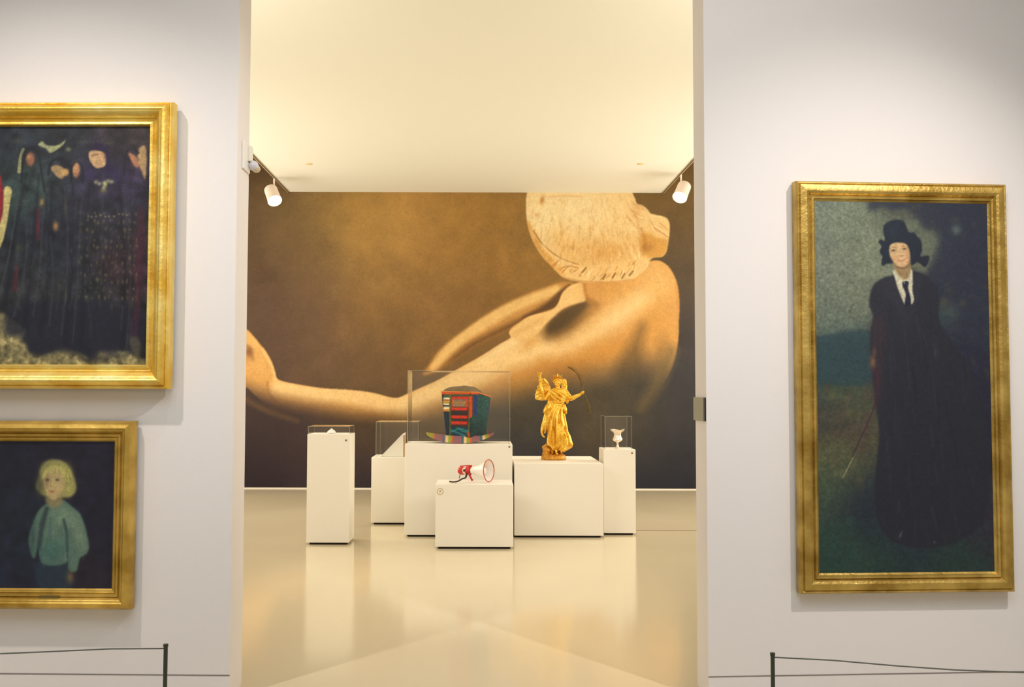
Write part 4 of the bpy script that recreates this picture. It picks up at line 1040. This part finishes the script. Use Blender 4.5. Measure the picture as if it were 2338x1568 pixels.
    m.tube([V(*p) for p in sp([(216, 548, -40), (196, 470, -50), (172, 370, -50), (158, 290, -40)])], [q * k for q in [28, 24, 19, 14]], 14)
    # right hand with fingers, left hand
    for (hx, hy, hd, ux, uy) in [(768, 448, -126, .75, -.55), (152, 268, -40, -.15, -1)]:
        m.ball(V(hx, hy, hd), 24 * k, 20 * k, 24 * k, 12, 8)
        for i, s_ in enumerate((-1.4, -.5, .4, 1.2)):
            bx, by = hx + ux * 14 - uy * s_ * 9, hy + uy * 14 + ux * s_ * 9
            m.tube([V(bx, by, hd), V(bx + ux * 14, by + uy * 14, hd - 8), V(bx + ux * 20, by + uy * 20, hd - 20)], [7 * k, 6.5 * k, 5.5 * k], 8)
        m.tube([V(hx - uy * 16, hy + ux * 16, hd), V(hx - uy * 30 + ux * 8, hy + ux * 30 + uy * 8, hd - 6)], [8 * k, 6 * k], 8)
    # feet
    m.ball(V(392, 1345, -120), 24 * k, 46 * k, 18 * k, 14, 8); m.tube([V(386, 1270, -70), V(390, 1335, -90)], [26 * k, 20 * k], 10)
    m.ball(V(330, 1338, -70), 22 * k, 40 * k, 18 * k, 14, 8); m.tube([V(335, 1270, -40), V(332, 1330, -50)], [26 * k, 20 * k], 10)
    rem(m.build('draped_figure', M_G, t), .0050, 1)
    # head with hair and features
    m = MB(); hx, hy = 412, 300
    m.ball(V(hx, hy, -14), 50 * k, 56 * k, 64 * k, 24, 16)
    m.ball(V(hx - 2, hy + 30, -28), 36 * k, 40 * k, 34 * k, 18, 12)
    m.tube([V(hx - 2, hy - 6, -70), V(hx - 3, hy + 14, -80), V(hx - 3, hy + 20, -72)], [6 * k, 9 * k, 7 * k], 8)
    m.tube([V(hx - 14, hy + 36, -64), V(hx - 2, hy + 38, -70), V(hx + 10, hy + 36, -64)], [4 * k, 6 * k, 4 * k], 8)
    m.tube([V(hx - 30, hy - 10, -60), V(hx - 16, hy - 16, -68), V(hx - 6, hy - 10, -68)], [5 * k] * 3, 8); m.tube([V(hx + 26, hy - 10, -60), V(hx + 12, hy - 16, -68), V(hx + 2, hy - 10, -68)], [5 * k] * 3, 8)
    for s_ in (-1, 1):
        m.ball(V(hx - 2 + s_ * 18, hy - 2, -62), 8 * k, 6 * k, 5 * k, 10, 6)
    rem(m.build('head', M_G, t), .0038, 1)
    m = MB()
    for i in range(18):
        a = math.pi * (i / 17) ; m.ball(V(hx + 52 * math.cos(a), hy - 14 - 40 * math.sin(a), -20 + 8 * math.sin(i * 2)), 18 * k, 34 * k, 18 * k, 10, 6)
    m.ball(V(hx + 4, hy, 44), 44 * k, 34 * k, 40 * k, 14, 8)
    rem(m.build('hair', M_G, t), .005, 1)
    m = MB()
    for i in range(11):
        a = math.radians(8 + 164 * i / 10); r0, r1 = 50, 98 + 16 * math.sin(a) + (10 if i % 2 else -8)
        p0 = V(hx + r0 * math.cos(a), hy - 14 - r0 * math.sin(a), -30); p1 = V(hx + r1 * math.cos(a) * .95, hy - 14 - r1 * math.sin(a), -34)
        q = p0.lerp(p1, .5)
        m.tube([p0, p0.lerp(p1, .35), q, p0.lerp(p1, .8), p1], [8 * k, 13 * k, 14 * k, 9 * k, 2 * k], 8, True, .6)
    m.tube([V(hx + 54 * math.cos(math.radians(a)), hy - 12 - 50 * math.sin(math.radians(a)), -36) for a in range(-10, 191, 10)], 9 * k, 8)
    m.build('leaf_crown', M_G, t, smooth=60)
    # wings
    def wing(name, outline, d0, ribs, mm):
        m = MB(); Mw_ = Matrix(((1, 0, 0, 0), (0, 0, 1, 0), (0, 1, 0, 0), (0, 0, 0, 1)))
        m.prism([((x - 355) * k, (1440 - y) * k) for x, y in outline], (d0 * k, (d0 + 22) * k), Matrix.Translation(B) @ Mw_)
        for pts, r in ribs: m.tube([V(x, y, d0 - 2) for x, y in pts], [r * k, r * k * 1.2, r * k * .5], 8)
        rem(m.build(name, mm, t), .0045, 1)
    wing('wing', [(196, 232), (232, 240), (262, 276), (292, 330), (318, 380), (306, 440), (276, 500), (240, 548), (196, 568), (150, 560), (100, 552), (78, 536), (84, 500), (74, 476), (96, 450), (92, 420), (118, 396), (116, 350), (140, 330), (140, 280), (168, 262), (172, 240)], 40,
         [([(300, 390), (200, 470), (92, 530)], 12), ([(296, 370), (190, 430), (88, 470)], 12), ([(286, 350), (190, 390), (104, 410)], 12), ([(270, 320), (190, 345), (130, 350)], 12), ([(250, 290), (190, 300), (150, 300)], 11),
          ([(290, 430), (230, 500), (150, 552)], 12), ([(205, 245), (250, 290), (300, 370)], 20)], M_G)
    wing('wing', [(486, 262), (506, 244), (532, 240), (550, 262), (556, 300), (562, 350), (560, 400), (548, 450), (520, 470), (492, 430), (476, 380), (470, 320)], 46,
         [([(500, 440), (535, 400), (552, 340)], 10), ([(490, 400), (515, 340), (535, 270)], 10), ([(480, 350), (495, 300), (510, 256)], 10)], M_G)
    # flared bundle held up at the left, palm branch held at the right
    m = MB(); m.tube([V(156, 300, -46), V(150, 240, -46), V(146, 190, -46), V(144, 150, -46)], [12 * k, 17 * k, 24 * k, 38 * k], 14)
    for i in range(6): m.tube([V(130 + i * 6, 180, -46), V(112 + i * 13, 146, -52 + (i % 2) * 12)], [8 * k, 4 * k], 8)
    rem(m.build('leaf_bundle', M_G, t), .0045, 1)
    m = MB(); st = sp([(560, 70, -60), (660, 130, -90), (740, 250, -118), (780, 420, -128), (820, 540, -120), (856, 640, -100), (868, 740, -90)], 8)
    m.tube([V(*p) for p in st], [5 * k, 7 * k, 7 * k, 5 * k], 8)
    for i, p in enumerate(st[2:-2]):
        if abs(p.y - 430) < 60: continue
        for s_ in (-1, 1):
            q = Vector((p.x + s_ * 34 + 6, p.y + 34 * (1 if p.y > 430 else -1), p.z - 14))
            m.tube([V(*p), V((p.x * 2 + q.x) / 3, (p.y * 2 + q.y) / 3, p.z - 6), V(*q)], [3 * k, 6 * k, 1.5 * k], 6, True, .4)
    o = m.build('palm_branch', M_G2, t, smooth=60); o['label'] = 'dull bronze palm branch'
statue()

# ---------------------------------------------------------------- framed paintings on the partition walls
def on_wall(side, px, py, off=.0):
    o, e, n = wall_local(side); d = ray(px, py); p0 = o + n * off
    return EYE + d * ((p0 - EYE).dot(n) / d.dot(n))
def frame(side, outer, inner, profile, gmat, art, canvas_rect, label, res, gain, off=.03, plate=None, rz=0):
    """outer / inner: (left, top, right, bottom) read on the wall; profile: (fraction of moulding width, depth in m)"""
    o, e, n = wall_local(side); X = e if side > 0 else -e
    C = [on_wall(side, outer[0], outer[3], off), on_wall(side, outer[2], outer[1], off)]
    O = C[0]; w = (C[1] - C[0]).dot(X); h = (C[1] - C[0]).z
    sc = w / (outer[2] - outer[0]); b = (inner[0] - outer[0]) * sc
    R = Matrix(((X.x, 0, n.x), (X.y, 0, n.y), (0, 1, 0)))
    def L(u, v, d): return O + X * u + Vector((0, 0, v)) + n * d
    t = thing('framed_painting', L(w / 2, 0, 0), label, 'painting')
    rings = []
    m = MB()
    for f, d in profile:
        i = b * f; rings.append([L(i, i, d), L(w - i, i, d), L(w - i, h - i, d), L(i, h - i, d)])
    m.loft(rings, cap=False)
    fr = m.build('frame', gmat, t, fix=True); fr.data.shade_flat()
    bd = MB(); bd.add([L(b * .3, b * .3, -off + .003), L(w - b * .3, b * .3, -off + .003), L(w - b * .3, h - b * .3, -off + .003), L(b * .3, h - b * .3, -off + .003),
                       L(b * .3, b * .3, .008), L(w - b * .3, b * .3, .008), L(w - b * .3, h - b * .3, .008), L(b * .3, h - b * .3, .008)], [(0, 3, 2, 1), (4, 5, 6, 7), (0, 1, 5, 4), (1, 2, 6, 5), (2, 3, 7, 6), (3, 0, 4, 7)])
    bd.build('backing_board', M_BACK, t)
    art.a = art.a * .92 + np.array((16, 17, 17), np.float32); lin_ = art.linear(*gain); x0, y0, x1, y1 = canvas_rect; i = b * .97
    painted_grid('canvas', L(i, i, profile[-1][1] + .0015), X * (w - 2 * i), (0, 0, h - 2 * i), res[0], res[1],
                 lambda u, v: art.sample(x0 + u * (x1 - x0), y1 - v * (y1 - y0), lin_), M_CANVAS, t)
    if plate:
        px, py, pw, ph = plate; q = on_wall(side, px, py, off)
        u = (q - O).dot(X); v = (q - O).z; a = pw * sc / 2; c = ph * sc / 2
        m = MB(); vs = []
        for d in (.036, .048): vs += [L(u - a, v - c, d), L(u + a, v - c, d), L(u + a * .94, v + c, d - .006), L(u - a * .94, v + c, d - .006)]
        m.add(vs, [(0, 3, 2, 1), (4, 5, 6, 7), (0, 1, 5, 4), (1, 2, 6, 5), (2, 3, 7, 6), (3, 0, 4, 7)])
        pl = m.build('name_plate', mat('plate_brass', (120, 100, 50), .5, metal=.5), t); pl['label'] = 'dull brass name plate'
    return t
M_BACK = mat('backing_board', (110, 84, 56), .8)
M_CANVAS = print_mat('oil_paint', .42, .35, .25)
def scoop(segs):  # smooth list of (fraction, depth) from control points
    out = []
    for i in range(len(segs) - 1):
        (a, b, c), (d, e_, _) = segs[i], segs[i + 1]
        n = 6 if c else 1
        for k in range(n):
            u = k / n
            if c == 'v': w = math.sin(u * math.pi / 2)
            elif c == 'c': w = 1 - math.cos(u * math.pi / 2)
            else: w = u
            out.append((a + (d - a) * u, b + (e_ - b) * w))
    out.append(segs[-1][:2]); return out
G1 = gold_mat('gilt_frame_bright', (232, 188, 72), (255, 232, 144), .45, 5, .7, 26, metal=.68)
G2 = gold_mat('gilt_frame_dark', (176, 140, 56), (230, 192, 98), .42, 6, .3, 34, metal=.68)
G3 = gold_mat('gilt_frame_aged', (164, 130, 54), (218, 184, 100), .40, 7, .5, 50, metal=.65)
p1 = scoop([(0, -.025, 0), (0, .03, 'v'), (.10, .055, 0), (.14, .05, 0), (.17, .060, 'v'), (.36, .085, 0), (.42, .08, 'c'), (.70, .038, 0), (.74, .042, 0), (.80, .034, 0), (.84, .04, 'v'), (.94, .042, 0), (.97, .034, 0), (1.0, .022, 0)])
frame(-1, (-430, 237, 402, 886), (-374, 291, 346, 829), p1, G1, art_procession(), (-374, 291, 346, 829), 'large bright gilt framed painting of dark robed figures, upper of the two on the left', (560, 420), (1.0, (1, 1, 1)), .05)
p2 = scoop([(0, -.02, 0), (0, .02, 0), (.06, .034, 'v'), (.20, .060, 0), (.34, .066, 'v'), (.44, .058, 'c'), (.60, .034, 0), (.64, .040, 'v'), (.74, .038, 0), (.78, .028, 0), (.82, .032, 'v'), (.92, .028, 0), (1.0, .018, 0)])
frame(-1, (-68, 961, 312, 1387), (-20, 1007, 265, 1340), p2, G2, art_child(), (-20, 1003, 265, 1343), 'smaller gilt framed painting of a fair haired child, below the large left painting', (330, 380), (1.0, (1, 1, 1)), .04, (121, 1363, 48, 15))
p3 = scoop([(0, -.02, 0), (0, .03, 'v'), (.10, .044, 0), (.16, .040, 0), (.20, .050, 'v'), (.50, .056, 0), (.62, .050, 0), (.70, .036, 0), (.76, .046, 'v'), (.86, .044, 0), (.90, .036, 0), (1.0, .026, 0)])
frame(1, (1822, 424, 2288, 1353), (1865, 463, 2247, 1316), p3, G3, art_lady(), (1856, 461, 2255, 1320), 'tall gilt framed portrait of a woman in a top hat on the right wall', (400, 820), (1.0, (1, 1, 1)), .03)

# ---------------------------------------------------------------- low barriers before the paintings
def barrier(side, ppx, ppy, other, wire, label):
    o, e, n = wall_local(side); y0 = 4.62
    p = at(ppx, ppy, y0); q = at(*other, y0 - .1)
    t = thing('rope_barrier', (p.x, p.y, 0), label, 'barrier')
    for c in (p, q):
        post = MB().tube([(c.x, c.y, .012), (c.x, c.y, p.z)], .0095, 14).build('post', M_POST, t, smooth=40)
        MB().lathe([(0, 0), (.10, 0), (.10, .006), (.02, .014), (.0, .014)], (c.x, c.y, 0), (0, 0, 1), 28).build('foot_plate', M_POST, post, smooth=40)
        MB().lathe([(0, 0), (.0115, 0), (.0115, .012), (.0, .014)], (c.x, c.y, p.z - .004), (0, 0, 1), 16).build('cap', M_POST, post, smooth=40)
    pts = [at(a, b, y0 + (q.y - y0) * i / (len(wire) - 1)) for i, (a, b) in enumerate(wire)]
    pts[0] = p - Vector((0, 0, .012)); 
    MB().tube(pts, .0032, 8).build('cord', M_WIRE, t, smooth=180)
barrier(-1, 378.5, 1474, (-330, 1490), [(378, 1476), (250, 1481), (120, 1487), (0, 1492), (-160, 1494), (-330, 1491)], 'low dark post and cord barrier before the left paintings')
barrier(1, 1764, 1494, (2640, 1500), [(1764, 1496), (1900, 1507), (2050, 1520), (2180, 1529), (2338, 1535), (2500, 1532), (2640, 1512)], 'low dark post and cord barrier before the right portrait')
